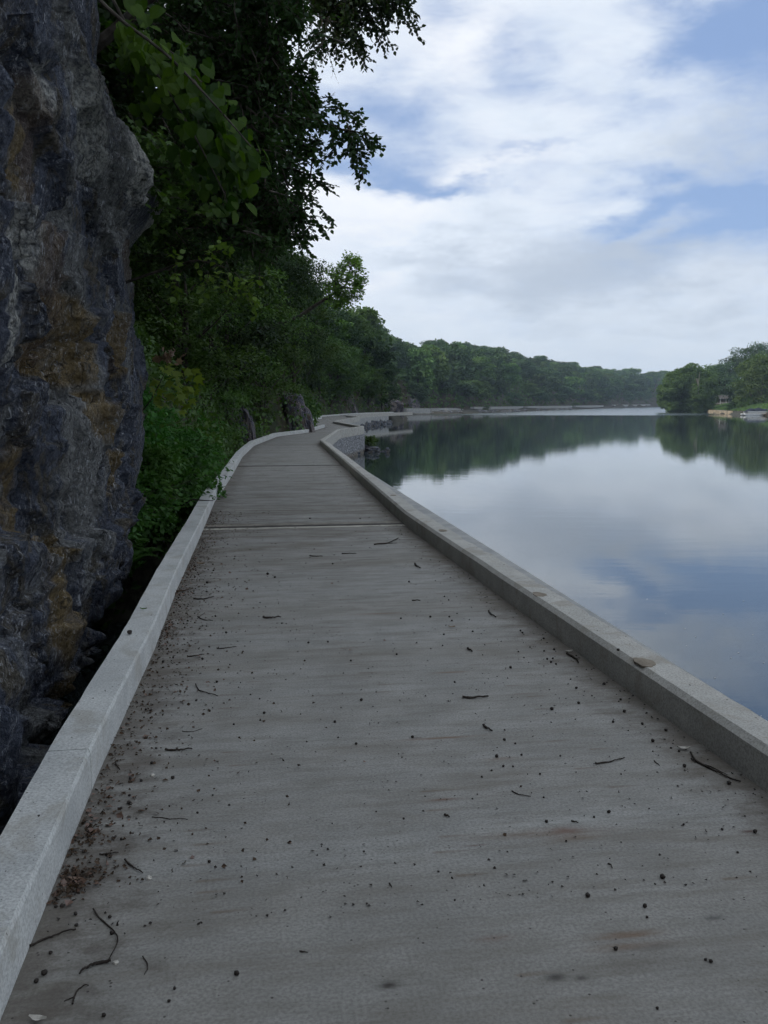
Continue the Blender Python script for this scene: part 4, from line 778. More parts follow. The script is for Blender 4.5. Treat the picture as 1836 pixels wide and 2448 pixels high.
# ------------------------------------------------------------------ far forest
def far_forest():
    rng = np.random.default_rng(99); vs = []
    for k in range(6): vs.append(make_crown(rng, 10.0, 4.2, .8, 30, 4200, .52, None, TPL_D * np.array([1.5, 1, 1]), .72, solid=.22, nr=.28))
    cand = []; pts = []
    for _ in range(26000):
        Y = rng.uniform(135, 900); X = rng.uniform(-30, 420)
        pts.append((X, Y))
    pts = np.array(pts); sl = poly_sd(pts[:, 0], pts[:, 1], LAND_L); fw = np.interp(pts[:, 1], [0, 140, 238, 262, 400, 470, 560, 900], [.7, .7, 9, 14, 14, 12, 10, 8]); ok = (sl > fw + .4) & (sl < 95); pts = pts[ok]; sl = sl[ok]; fw = fw[ok]
    px = CX + F_PX * pts[:, 0] / pts[:, 1]; ok = (px > 840) & (px < 1640); pts = pts[ok]; sl = sl[ok]; fw = fw[ok]; keep = []
    for i in range(len(pts)):
        D = pts[i, 1]; sp = 5.2 + D * .0085 + (sl[i] > 40) * 3
        if all((pts[i, 0] - pts[j, 0]) ** 2 + (pts[i, 1] - pts[j, 1]) ** 2 > sp * sp for j in keep): keep.append(i)
    gz = ground_z(pts[keep, 0], pts[keep, 1]); items = []
    for i, z in zip(keep, gz):
        X, Y = pts[i]; rr = rng.uniform(3.8, 5.6) * (1 + Y * .0004); want = rng.uniform(8, 13.5)
        if sl[i] - fw[i] < 4: rr *= .75; want *= .6
        cap = min(float(sky_z(np.array([X + q]), np.array([Y]))[0]) for q in (-rr * .5, 0, rr * .5)) + rng.uniform(-1.5, 1.6) * (Y / 300); want = min(want, cap - z)
        if want < 4: continue
        items.append((rr / Y, X, Y, z, rr, want, sl[i] - fw[i]))
    items.sort(reverse=True); cache = {}; stuff = G(); nind = 0
    for k, (_, X, Y, z, rr, want, sdd) in enumerate(items):
        v = int(rng.integers(6)); mt = 'leaf_farlight' if rng.random() < .22 else 'leaf_far'; rz = rng.uniform(0, 6.28)
        if k < 250:
            zone = 'low by the shore' if sdd < 10 else ('halfway up the slope' if sdd < 32 else 'along the ridge'); side = 'above the broken river walls' if Y < 330 else ('across the river' if Y < 520 else 'near the distant river bend')
            lab = ('pale green' if mt == 'leaf_farlight' else 'dark green') + f' forest tree {zone} {side}'
            if (v, mt) not in cache:
                tg, cg = vs[v]; g = G()
                for q in tg.V: g.V.append(q)
                g.n = tg.n; g.F = [(f, 1) for f, _ in tg.F]; b = g.n; g.V += cg.V; g.F += [(f + b, 0) for f, _ in cg.F]; g.n += cg.n
                o = g.build('forest_tree', [M[mt], M['bark']]); cache[(v, mt)] = o
            else: o = cache[(v, mt)].copy(); COL.objects.link(o)
            o.location = (X, Y, z - .3); o.rotation_euler = (0, 0, rz); o.scale = (rr / 4.2, rr / 4.2, want / 10.0); tag(o, lab, 'tree', 'trees on the far wooded slope'); nind += 1
        else:
            V = np.concatenate(vs[v][1].V).copy(); m = len(V) // 4; sel = rng.permutation(m)[:1100]; V = V.reshape(m, 4, 3)[sel].reshape(-1, 3); c, s_ = math.cos(rz), math.sin(rz)
            V = np.stack([V[:, 0] * c - V[:, 1] * s_, V[:, 0] * s_ + V[:, 1] * c, V[:, 2]], -1) * (rr / 4.2, rr / 4.2, want / 10) + (X, Y, z); cc = V.reshape(-1, 4, 3).mean(1, keepdims=True); V = ((V.reshape(-1, 4, 3) - cc) * 1.5 + cc).reshape(-1, 3)
            stuff.add(V, np.arange(len(V)).reshape(-1, 4))
    if stuff.n: tag(stuff.build('forest', M['leaf_far']), 'remaining far woods toward the river bend', 'forest', kind='stuff')
    print('far trees', nind, len(items))
far_forest()

# undergrowth: leaf clumps over the whole bank
def undergrowth():
    rng = np.random.default_rng(8); g = G()
    def scatter(n, x0, x1, y0, y1, sdr, ls, lift):
        X = rng.uniform(x0, x1, n); Y = rng.uniform(y0, y1, n); sl = poly_sd(X, Y, LAND_L); fw = np.interp(Y, [0, 11, 14, 140, 238, 262, 400, 470, 560, 900], [2.3, 2.3, .7, .7, 9, 14, 14, 12, 10, 8]); ok = (sl > np.where(Y > 200, fw - 1.5, fw * .55) + sdr[0]) & (sl < sdr[1]); X, Y = X[ok], Y[ok]
        Z = ground_z(X, Y); e = .4; gx = (ground_z(X + e, Y) - Z) / e; gy = (ground_z(X, Y + e) - Z) / e; Nn = unit(np.stack([-gx, -gy, np.ones_like(gx)], -1)); lum = .5 + .5 * vnoise(np.stack([X * .5, Y * .5, Z * .5], -1), 3)
        lp = rng.random(len(X)) * lift * (.3 + 1.4 * lum); P = np.stack([X, Y, Z], -1) + Nn * lp[:, None]; leaves(g, P, unit(rdir(len(P), rng) + Nn * .4 + (0, 0, -.3)), unit(Nn + rdir(len(P), rng) * .6), ls * rng.uniform(.6, 1.3, len(P)))
    scatter(60000, -16, -2, 12, 40, (.1, 12), .13, .7); scatter(50000, -22, 2, 38, 110, (.1, 14), .24, 1.0); scatter(30000, -20, 16, 105, 245, (.3, 16), .42, 1.5); scatter(70000, 0, 260, 235, 800, (.0, 34), 1.3, 3.0)
    scatter(40000, 4, 120, 236, 440, (.6, 30), .85, 3.0)
    tag(g.build('undergrowth', M['leaf_mid']), 'ground ivy and low leaves covering the left bank', 'undergrowth', kind='stuff')
    print('ug', g.n // 4)
undergrowth()

# ------------------------------------------------------------------ rubble at the walls
def rubble():
    rng = np.random.default_rng(4)
    def pile(lst, n, name_label, group):
        for k in range(n):
            c0, spread, sz = lst; c = np.array(c0) + rng.normal(size=3) * spread; s = rng.uniform(.5, 1.3, 3) * sz
            boulder('boulder', tuple(c), s * (1, 1, .7), int(rng.integers(900)), M['rubble'], 9, name_label, 'boulder', group, 0, .5)
    pile(((-1.0, 57.5, -1.5), (.5, 1.2, .12), .30), 14, 'grey rubble rock in the water beside the sharp wall corner', 'rubble by the sharp wall corner')
    pile(((-1.7, 52.6, -1.45), (.3, .9, .06), .28), 5, 'grey rubble rock at the foot of the stone textured wall', 'rubble under the stone textured wall')
    for k in range(26):
        t = rng.random(); p = rp(6) * (1 - t) + rp(7) * t; boulder('boulder', (p[0] + rng.normal() * .2 + .1, p[1] + rng.uniform(-.7, .3), -1.42 + rng.normal() * .1), rng.uniform(.22, .5, 3), int(rng.integers(900)), M['rubble'], 8, 'pale rubble rock in the dark gap under the undercut wall', 'boulder', 'rubble under the undercut wall', 0, .5)
    for k in range(16):
        t = rng.random(); p = rp(5) * (1 - t) + rp(6) * t; boulder('boulder', (p[0] + .5 + rng.normal() * .25, p[1] - .8 + rng.normal() * .3, -1.5 + rng.normal() * .08), rng.uniform(.2, .45, 3), int(rng.integers(900)), M['rubble'], 8, 'small rubble rock in the water along the sloping third wall', 'boulder', 'rubble along the third wall', 0, .5)
    for k in range(40):
        t = rng.random(); P = np.array([(16, 251), (26, 270), (45, 312), (66, 370), (95, 440)], float); q = t * 4; i = int(q); p = P[i] * (1 - q + i) + P[min(i + 1, 4)] * (q - i)
        boulder('boulder', (p[0] - rng.uniform(0, 4), p[1] + rng.uniform(0, 3), -1.15 + rng.normal() * .12), rng.uniform(.4, 1.2, 3) * (1, 1, .5), int(rng.integers(900)), M['rubble'], 8, 'rock on the low gravel shore beneath the far walls', 'boulder', 'rocks on the far shore', 0, .5)
    # shoreline bushes
    for x, y, s_, lab in [(36, 318, 2.6, 'dark bush on the gravel shore before the low wall'), (56, 378, 3.6, 'rounded bush between two far stretches of wall'), (62, 392, 3.0, 'second shore bush right of the rounded one'), (76, 424, 3.0, 'low bush in front of the farthest wall'), (-.9, 56.8, .75, 'tiny shrub growing at the sharp wall corner'), (104, 486, 4.0, 'bush on the shore beyond the farthest wall')]:
        tg, cg = make_crown(rng, s_ * .8, s_ * .8, .05, 12, 1500, .09 * s_ if s_ > 1 else .1, None, TPL_D, .8, trunk_r=.04); r = empty('shrub', (x, y, -1.3 if s_ > 1 else -1.1)); tag(r, lab, 'bush'); tg.build('stem', M['bark'], r); cg.build('foliage', M['leaf_mid'], r)
rubble()

# ------------------------------------------------------------------ right bank
def right_bank():
    rng = np.random.default_rng(31); ls = .55
    def T(px, y_top, D, Rm, mt, lab, n=5200, base=1.2, bark='bark', lean=(0, 0), leaf=.5, sq=.72, gz=None, dy=0):
        p = at(px, y_top, D); z0 = float(ground_z(np.array([p[0]]), np.array([D]))[0]) if gz is None else gz; H = p[2] - z0; tg, cg = make_crown(rng, H, Rm, base, 40, n, leaf, None, TPL_D * np.array([1.4, 1, 1]), sq, lean=lean, trunk_r=.28, solid=.25, nr=.3)
        return tree_obj('tree', tg, cg, bark, mt, (p[0], D, z0), lab, 'tree', 'trees on the right bank'), H, z0
    # the broad sycamore leaning over the water: a low skirt, an upright crown and a pale trunk
    D = 300; b = at(1668, 984, D); root = empty('tree', (b[0], D, -1.0)); tag(root, 'broad tree leaning over the water at the tip of the right bank', 'tree', 'trees on the right bank'); cg = G(); tg = G()
    blobs = [(1582, 942, 1.9), (1590, 930, 1.6), (1600, 900, 2.0), (1612, 888, 1.8), (1645, 880, 2.2), (1665, 876, 2.0), (1700, 905, 2.2), (1706, 945, 2.0), (1618, 900, 4.0), (1650, 888, 4.4), (1682, 900, 3.6), (1600, 925, 3.6), (1632, 930, 5.2), (1668, 930, 5.0), (1695, 925, 3.4), (1594, 950, 2.8), (1622, 958, 4.2), (1655, 960, 4.6), (1684, 958, 3.4), (1640, 972, 2.6), (1668, 974, 2.6), (1605, 965, 2.4), (1634, 882, 2.2), (1676, 880, 1.9), (1586, 958, 1.8)]
    for (x, y, r_) in blobs:
        c = at(x, 880 + (y - 868) * .93 if y > 866 else y, D + rng.uniform(-3, 4)) - (b[0], D, -1.0); m = int(330 * r_ ** 2) if r_ > 2 else 420; d = rdir(m, rng); P = c + d * (rng.random(m) ** .25)[:, None] * r_ * (1 + .3 * vnoise(d * 2.5 + x, 4))[:, None] * (1, 1, .85); leaves(cg, P, d + rdir(m, rng) + (0, 0, -.4), d * .8 + (0, 0, .5) + rdir(m, rng) * .3, rng.uniform(.28, .55, m), TPL_D * np.array([1.4, 1, 1]))
        p0 = np.array([0, 0, 1.0 + rng.random() * 2]); limb(tg, [p0, (p0 + c) / 2 + (0, 0, .8), c], (.2, .05))
    limb(tg, [(0, 0, -.8), (.2, 0, 2), at(1672, 930, D - 5) - (b[0], D, -1), at(1664, 905, D - 5.2) - (b[0], D, -1)], (.6, .16))
    pg = G(); limb(pg, [at(1671, 945, D - 6.2) - (b[0], D, -1), at(1669, 925, D - 6.4) - (b[0], D, -1), at(1666, 905, D - 6.2) - (b[0], D, -1)], (.13, .08)); limb(pg, [at(1669, 925, D - 6.4) - (b[0], D, -1), at(1671, 905, D - 6) - (b[0], D, -1), at(1673, 890, D - 6) - (b[0], D, -1)], (.12, .05))
    tg.build('trunk', M['bark'], root, True); pg.build('limb', M['bark_pale'], root, True)['label'] = 'pale bare limb'; cg.build('crown', M['leaf_bank'], root)
    T(1712, 872, 345, 6.5, 'leaf_farlight', 'bright green tree behind the lawn pavilion'); T(1735, 866, 340, 6, 'leaf_far', 'mid green tree just right of the bright one'); T(1700, 880, 380, 7, 'leaf_farlight', 'pale tree showing between the leaning tree and the bright one')
    T(1760, 852, 345, 6.5, 'leaf_far', 'dark tree rising right of the pavilion'); T(1782, 832, 352, 7, 'leaf_far', 'tall dark tree behind the covered boat'); T(1808, 822, 350, 7.5, 'leaf_far', 'tallest tree of the right bank with ragged top'); T(1838, 816, 345, 8, 'leaf_far', 'tall dark tree cut off by the right edge')
    T(1800, 862, 262, 5.0, 'leaf_bank', 'olive tree with a lit left side above the boat', 6500, .6, leaf=.42); T(1826, 852, 255, 5.4, 'leaf_bank', 'olive green tree at the right edge above the boat', 6500, .6, leaf=.42); T(1855, 840, 262, 7, 'leaf_bank', 'olive tree half outside the right edge', 6000, .6, leaf=.42)
    T(1768, 905, 334, 4.5, 'leaf_far', 'small dark tree beside the pavilion', 3000); T(1720, 905, 350, 5, 'leaf_far', 'shaded tree directly behind the pavilion roof', 3000); T(1770, 915, 300, 4.5, 'leaf_far', 'low dark tree between lawn and olive trees', 3000, .4); T(1788, 905, 320, 5, 'leaf_far', 'shaded tree under the tall dark ones', 3000, .4)
    T(1694, 905, 352, 5, 'leaf_farlight', 'light tree close behind the leaning tree', 3000, .5)
    for px, y, D_, r_, lab in [(1745, 973, 262, 1.6, 'round dark bush at the right end of the low stone bank'), (1757, 969, 266, 2.0, 'dark bush just right of the round one'), (1772, 972, 258, 1.9, 'bush at the bow of the covered boat'), (1790, 968, 262, 2.6, 'bush behind the covered boat'), (1815, 966, 262, 2.8, 'bush behind the stern half of the boat'), (1683, 975, 300, 1.6, 'small bush at the root of the leaning tree')]:
        p = at(px, y, D_); tg, cg = make_crown(rng, r_ * 1.1, r_, .05, 12, 1100, .26, None, TPL_D, .85, trunk_r=.05); tree_obj('shrub', tg, cg, 'bark', 'leaf_dark' if 'dark' in lab else 'leaf_mid', (p[0], D_, float(ground_z(np.array([p[0]]), np.array([D_]))[0]) - .1), lab, 'bush')
    # low stone-and-concrete bank wall
    g = G(); A = np.array([at(1680, 986, 306)[:2], at(1700, 987, 290)[:2], at(1722, 989, 270)[:2], at(1746, 991, 252)[:2]])
    V, F, (m, q) = sweep(to_as(A[::-1]), [(0, -2.2), (.15, -.62), (.55, -.55), (.9, -2.2)], True, lambda P, O, Z: (O + vnoise(np.c_[P * .8, P[:, :1] * 0], 3)[:, None] * .12, Z + (vnoise(np.c_[P * .5, P[:, :1] * 0], 6) * .06)[:, None]), 1.0); g.add(V, F); g.F.append((np.arange(q)[None], 0)); g.F.append((np.arange(q)[None, ::-1] + (m - 1) * q, 0)); tag(g.build('bank_wall', M['seawall']), 'low sandy coloured stone wall along the edge of the lawn', 'retaining wall')
    # lawn
    gg = G(); m = 42000; X = rng.uniform(92, 135, m); Y = rng.uniform(205, 335, m); sr = poly_sd(X, Y, LAND_R); ok = (sr > 1.0) & (sr < 16); X, Y = X[ok], Y[ok]; Z = ground_z(X, Y); P = np.stack([X, Y, Z], -1); k = len(P); leaves(gg, P, np.tile([0, 0, 1.], (k, 1)) + rng.normal(size=(k, 3)) * .4, rdir(k, rng), rng.uniform(.22, .4, k), TPL_D * np.array([1.6, 1, 1])); tag(gg.build('grass', M['leaf_farlight']), 'bright green lawn above the low sandy wall', 'grass', kind='stuff')
    # pavilion
    D = 322; c = at(1728, 966, D); r = empty('pavilion', (c[0], D, c[2])); r.scale = (.68, .68, .8); tag(r, 'white posted open porch under a dark roof on the lawn', 'pavilion'); W = 9.0
    g = G(); g.box((0, 1.5, -.6), (W, 4.0, 1.1)); g.build('base', M['wood_dark'], r)
    for x in (-4.3, -1.5, 1.5, 4.3):
        for y in (-.3, 3.3): g = G(); g.box((x, y, 1.15), (.20, .20, 2.4)); g.build('post', M['post_white'], r)
    for x in (-2.9, 0, 2.9):
        g = G(); g.box((x, -.3, .85), (2.55, .10, .10)); g.box((x, -.3, .2), (2.55, .08, .08)); [g.box((x + q, -.3, .53), (.05, .05, .6)) for q in np.linspace(-1.1, 1.1, 7)]; g.build('railing', M['post_white'], r)
    g = G(); g.addpoly([[-5, -.9, 2.36], [5, -.9, 2.36], [5, 3.9, 2.36], [-5, 3.9, 2.36], [-5, 1.5, 4.0], [5, 1.5, 4.0]], [(0, 1, 5, 4), (2, 3, 4, 5), (0, 4, 3), (1, 2, 5), (3, 2, 1, 0)]); g.build('roof', M['roof'], r)
    g = G(); g.box((0, 3.25, 1.1), (8.2, .12, 2.2)); g.build('back_wall', M['wood_dark'], r)
    # outdoor table frame left of it
    c = at(1699, 964, 320); r = empty('garden_swing', (c[0], 320, c[2])); tag(r, 'small pale garden swing frame left of the porch', 'garden swing'); g = G()
    for x in (-1.1, 1.1):
        for y in (-.6, .6): g.tube([(x, y, -.5), (x, 0, 1.6)], .06, 6)
    g.tube([(-1.2, 0, 1.6), (1.2, 0, 1.6)], .06, 6); g.build('frame', M['post_white'], r); g = G(); g.box((0, 0, .35), (1.7, .5, .06)); g.box((0, .25, .65), (1.7, .06, .55)); g.build('seat', M['wood_dark'], r)
    # covered pontoon boat
    D = 226; c = at(1808, 993, D); r = empty('pontoon_boat', (c[0], D, WATER_Z), R(3)); tag(r, 'white pontoon boat under a dark canvas cover at the right bank', 'boat')
    for y in (-.95, .95): g = G(); t = np.linspace(0, 1, 12); g.tube(np.stack([-3.7 + 7.4 * t, np.full(12, y), .12 + .28 * np.maximum(0, (.12 - t) / .12) ** 2], -1), .30 * np.minimum(1, np.minimum(t * 9 + .25, (1 - t) * 12 + .6)), 12); g.build('pontoon', M['alu'], r, True)
    g = G(); g.box((.1, 0, .46), (7.0, 2.5, .10)); g.build('deck', M['white_metal'], r)
    for y in (-1.22, 1.22):
        g = G(); g.box((.3, y, .80), (6.2, .04, .42)); g.box((.3, y, 1.06), (6.3, .06, .06)); g.build('side_panel', M['white_metal'], r)
        g = G(); g.box((.3, y * 1.02, .78), (6.1, .03, .10)); g.build('stripe', M['canvas'], r)
    g = G(); t = np.linspace(-2.9, 3.3, 13); prof = 1.12 + .75 * np.sin(np.clip((t + 2.9) / 6.2, 0, 1) * math.pi) ** .5 + .1 * np.sin(t * 3); A = np.linspace(-1, 1, 9); V = np.array([[x, 1.27 * a, 1.0 + (h - 1.0) * (1 - abs(a) ** 3)] for x, h in zip(t, prof) for a in A]); g.add(V, grid_faces(13, 9)); g.build('cover', M['canvas'], r, True)
    g = G(); g.box((3.75, 0, .55), (.35, .45, .95)); g.tube([(3.8, 0, .2), (3.8, 0, -.3)], .09, 6); g.build('outboard_motor', M['canvas'], r)
    # jetty at the right edge
    c = at(1850, 991, 224); r = empty('jetty', (c[0], 224, WATER_Z)); tag(r, 'low plank jetty behind the stern of the boat', 'jetty'); g = G(); [g.box((x, 0, .42), (.22, 1.8, .06)) for x in np.arange(-2.6, 2.6, .26)]; g.build('planking', M['seawall'], r)
    for x in (-2.3, 0, 2.3): g = G(); g.tube([(x, -.8, -1), (x, -.8, .9)], .09, 8); g.build('post', M['wood_dark'], r)
    # flat rowing boat near the leaning tree
    c = at(1637, 981, 330); r = empty('rowing_boat', (c[0], 330, WATER_Z)); tag(r, 'flat grey rowing boat moored left of the leaning tree', 'boat'); g = G(); t = np.linspace(0, 1, 11); hw = .75 * np.minimum(1, (t * 3.2) ** .6 + .05)
    V = np.array([[-2.6 + 5.2 * tt, s_ * w_ * k_, z_ + .22 * max(0, .3 - tt)] for tt, w_ in zip(t, hw) for s_, k_, z_ in ((-1, 1, .48), (-1, .8, -.1), (1, .8, -.1), (1, 1, .48), (1, .93, .48), (1, .75, .02), (-1, .75, .02), (-1, .93, .48))]); q = 8; i = np.arange(10)[:, None] * q; j = np.arange(q)[None]; g.add(V, np.stack([i + j, i + (j + 1) % q, i + q + (j + 1) % q, i + q + j], -1).reshape(-1, 4)); g.F.append((np.arange(8)[None] + 80, 0)); g.build('hull', M['alu'], r)
    for x in (-.9, .9): g = G(); g.box((x, 0, .40), (.35, 1.3, .05)); g.build('seat', M['wood_dark'], r)
right_bank()

# ------------------------------------------------------------------ small things on the walkway
def zs(crop, pts):
    x0, y0, k = crop; return [(x0 + x * k, y0 + y * k) for x, y in pts]
CA, CB, CC, CD, CE, CF = (0, 1200, .3689), (612, 1200, .3689), (1224, 1200, .3689), (0, 1848, .3689), (612, 1848, .3689), (1224, 1848, .3689)
def twig(crop, pts, r, label, side=None, z=0.0, mat='twig'):
    q = zs(crop, pts); r *= .85; W = np.array([on_z(x, y, z + r) for x, y in q]); t = np.linspace(0, 1, len(W)); tt = np.linspace(0, 1, 5 * len(W)); P = np.stack([np.interp(tt, t, W[:, k]) for k in range(3)], -1); P[1:-1] = (P[:-2] + P[1:-1] + P[2:]) / 3
    g = G(); P[:, 2] += np.abs(vnoise(np.c_[tt * 9, tt * 0 + W[0, 0], tt * 0], 2)) * r * 1.2; loc = np.array([*P[0, :2], z]); g.tube(P, r * (1.05 - .45 * tt) * (1 + .18 * vnoise(np.c_[tt * 25, tt * 0, tt * 0 + 3], 4)), 6)
    for s_ in side or []:
        S = np.array([on_z(x, y, z + r * .9) for x, y in zs(crop, s_)]); g.tube(S, [r * .6] * (len(S) - 1) + [r * .3], 5)
    o = g.build('twig', M[mat], loc=loc); return tag(o, label, 'twig', 'twigs fallen on the walkway')
twig(CD, [(605, 885), (640, 935), (680, 970), (735, 1020), (763, 1060), (762, 1100), (740, 1150), (700, 1215)], .0032, 'long thin curved twig near the bottom left corner')
twig(CD, [(715, 1220), (660, 1225), (600, 1242), (550, 1268), (515, 1300)], .0055, 'thick dark bent stick below the long curved twig')
twig(CD, [(470, 1500), (480, 1450), (500, 1410), (540, 1380), (575, 1375)], .003, 'forked twig left of the bottom edge stains', [[(482, 1450), (450, 1462), (415, 1478)]])
twig(CD, [(810, 565), (865, 612), (925, 648)], .0042, 'short dark stick pointing at the white pebble')
twig(CD, [(645, 530), (700, 522), (768, 516)], .0035, 'short straight stick among the husks by the left kerb')
twig(CD, [(985, 288), (1050, 288), (1100, 300), (1160, 295), (1218, 301)], .0022, 'hair thin wavy twig right of the husk cluster')
twig(CD, [(195, 1125), (260, 1085), (335, 1062), (400, 1035), (492, 1012)], .004, 'scruffy twig lying out from the left kerb')
twig(CD, [(925, 1190), (955, 1230), (958, 1270), (935, 1305)], .0022, 'small hooked twig in the lower left')
twig(CA, [(1268, 1183), (1290, 1222), (1350, 1240), (1412, 1257)], .004, 'bent twig with a hooked end left of centre')
twig(CA, [(1070, 1607), (1160, 1608), (1246, 1600)], .006, 'straight brown stick in the left half of the deck')
twig(CA, [(748, 1690), (762, 1715), (776, 1735)], .004, 'stubby stick beside the left kerb joint')
twig(CA, [(1212, 1002), (1270, 997), (1318, 987)], .005, 'straight stick a little beyond the bent hooked twig')
twig(CA, [(1405, 952), (1470, 946), (1532, 939)], .004, 'slender reddish stick left of the deck centre')
twig(CA, [(1180, 1487), (1250, 1490), (1310, 1470)], .0022, 'faint hair thin twig above the straight brown stick')
twig(CA, [(1255, 628), (1320, 630), (1385, 612)], .007, 'rough stick close to the left kerb litter')
twig(CA, [(1282, 745), (1320, 765), (1380, 768)], .005, 'crooked twig next to a smaller one by the left kerb', [[(1290, 745), (1330, 715)]])
twig(CA, [(1140, 578), (1190, 575), (1252, 562)], .008, 'pale brown bark strip touching the left kerb', mat='litter')
twig(CB, [(45, 748), (100, 750), (162, 747)], .009, 'short thick stick lying square across the deck left of centre')
twig(CB, [(348, 348), (390, 352), (432, 352)], .006, 'thin stick just beyond the stained patch')
twig(CB, [(556, 335), (600, 334), (650, 334)], .007, 'slightly longer stick right of the thin one')
twig(CB, [(765, 275), (860, 268), (922, 235)], .009, 'dark branching stick near the first deck joint', [[(860, 268), (915, 265)]])
twig(CB, [(1030, 400), (1043, 418), (1066, 428)], .010, 'small curved dark stick near the right kerb')
twig(CB, [(1010, 638), (1066, 638)], .006, 'tiny straight stick in the middle distance')
twig(CB, [(1338, 1265), (1420, 1269), (1506, 1257)], .0075, 'long straight stick in the middle of the deck')
twig(CB, [(1474, 1447), (1500, 1468), (1531, 1483)], .007, 'short slanted black stick near the centre')
twig(CB, [(1372, 950), (1402, 968)], .008, 'stubby black stick right of the centre')
twig(CB, [(1508, 710), (1530, 732), (1556, 745)], .007, 'short slanted stick by the right kerb')
twig(CC, [(355, 985), (395, 1003), (420, 1022), (432, 1043)], .008, 'thick curved stick at the foot of the right kerb')
twig(CC, [(540, 1697), (640, 1684), (730, 1658)], .0045, 'thin straight twig below the right hand husks')
twig(CC, [(1158, 1628), (1190, 1678), (1240, 1705), (1320, 1745), (1400, 1785), (1482, 1812)], .0055, 'long forked branch lying along the right kerb', [[(1160, 1660), (1188, 1690)], [(1185, 1680), (1290, 1715), (1400, 1770)]])
twig(CC, [(922, 1680), (957, 1708)], .003, 'tiny slanted twig left of the forked branch')
twig(CF, [(0, 118), (50, 142), (122, 151)], .003, 'thin bent twig near the right hand rusty stain')
twig(CF, [(385, 310), (430, 322)], .0035, 'small brown twig above the rusty red stain')
twig(CF, [(622, 588), (640, 592), (650, 616)], .003, 'tiny wishbone shaped twig at lower right')
twig(CE, [(283, 1155), (310, 1160), (338, 1163)], .0025, 'tiny thin twig near the bottom centre')
twig(CE, [(1222, 270), (1254, 284)], .005, 'stubby black stick near the rusty streak')
twig(CE, [(865, 715), (880, 740)], .0028, 'tiny upright sliver of twig at bottom centre')
# the branch lying across the left kerb
g = G(); KB = np.array([at(433, 1210, 13.2), at(460, 1224.5, 12.9), at(485, 1225, 12.8), at(511, 1225, 12.75)]); KB[1:, 2] = np.maximum(KB[1:, 2], .2); g.tube(KB, [.006, .010, .009, .005], 6)
tag(g.build('twig', M['twig'], loc=KB[0]), 'bare branch lying across the left kerb under the bushes', 'twig', 'twigs fallen on the walkway')

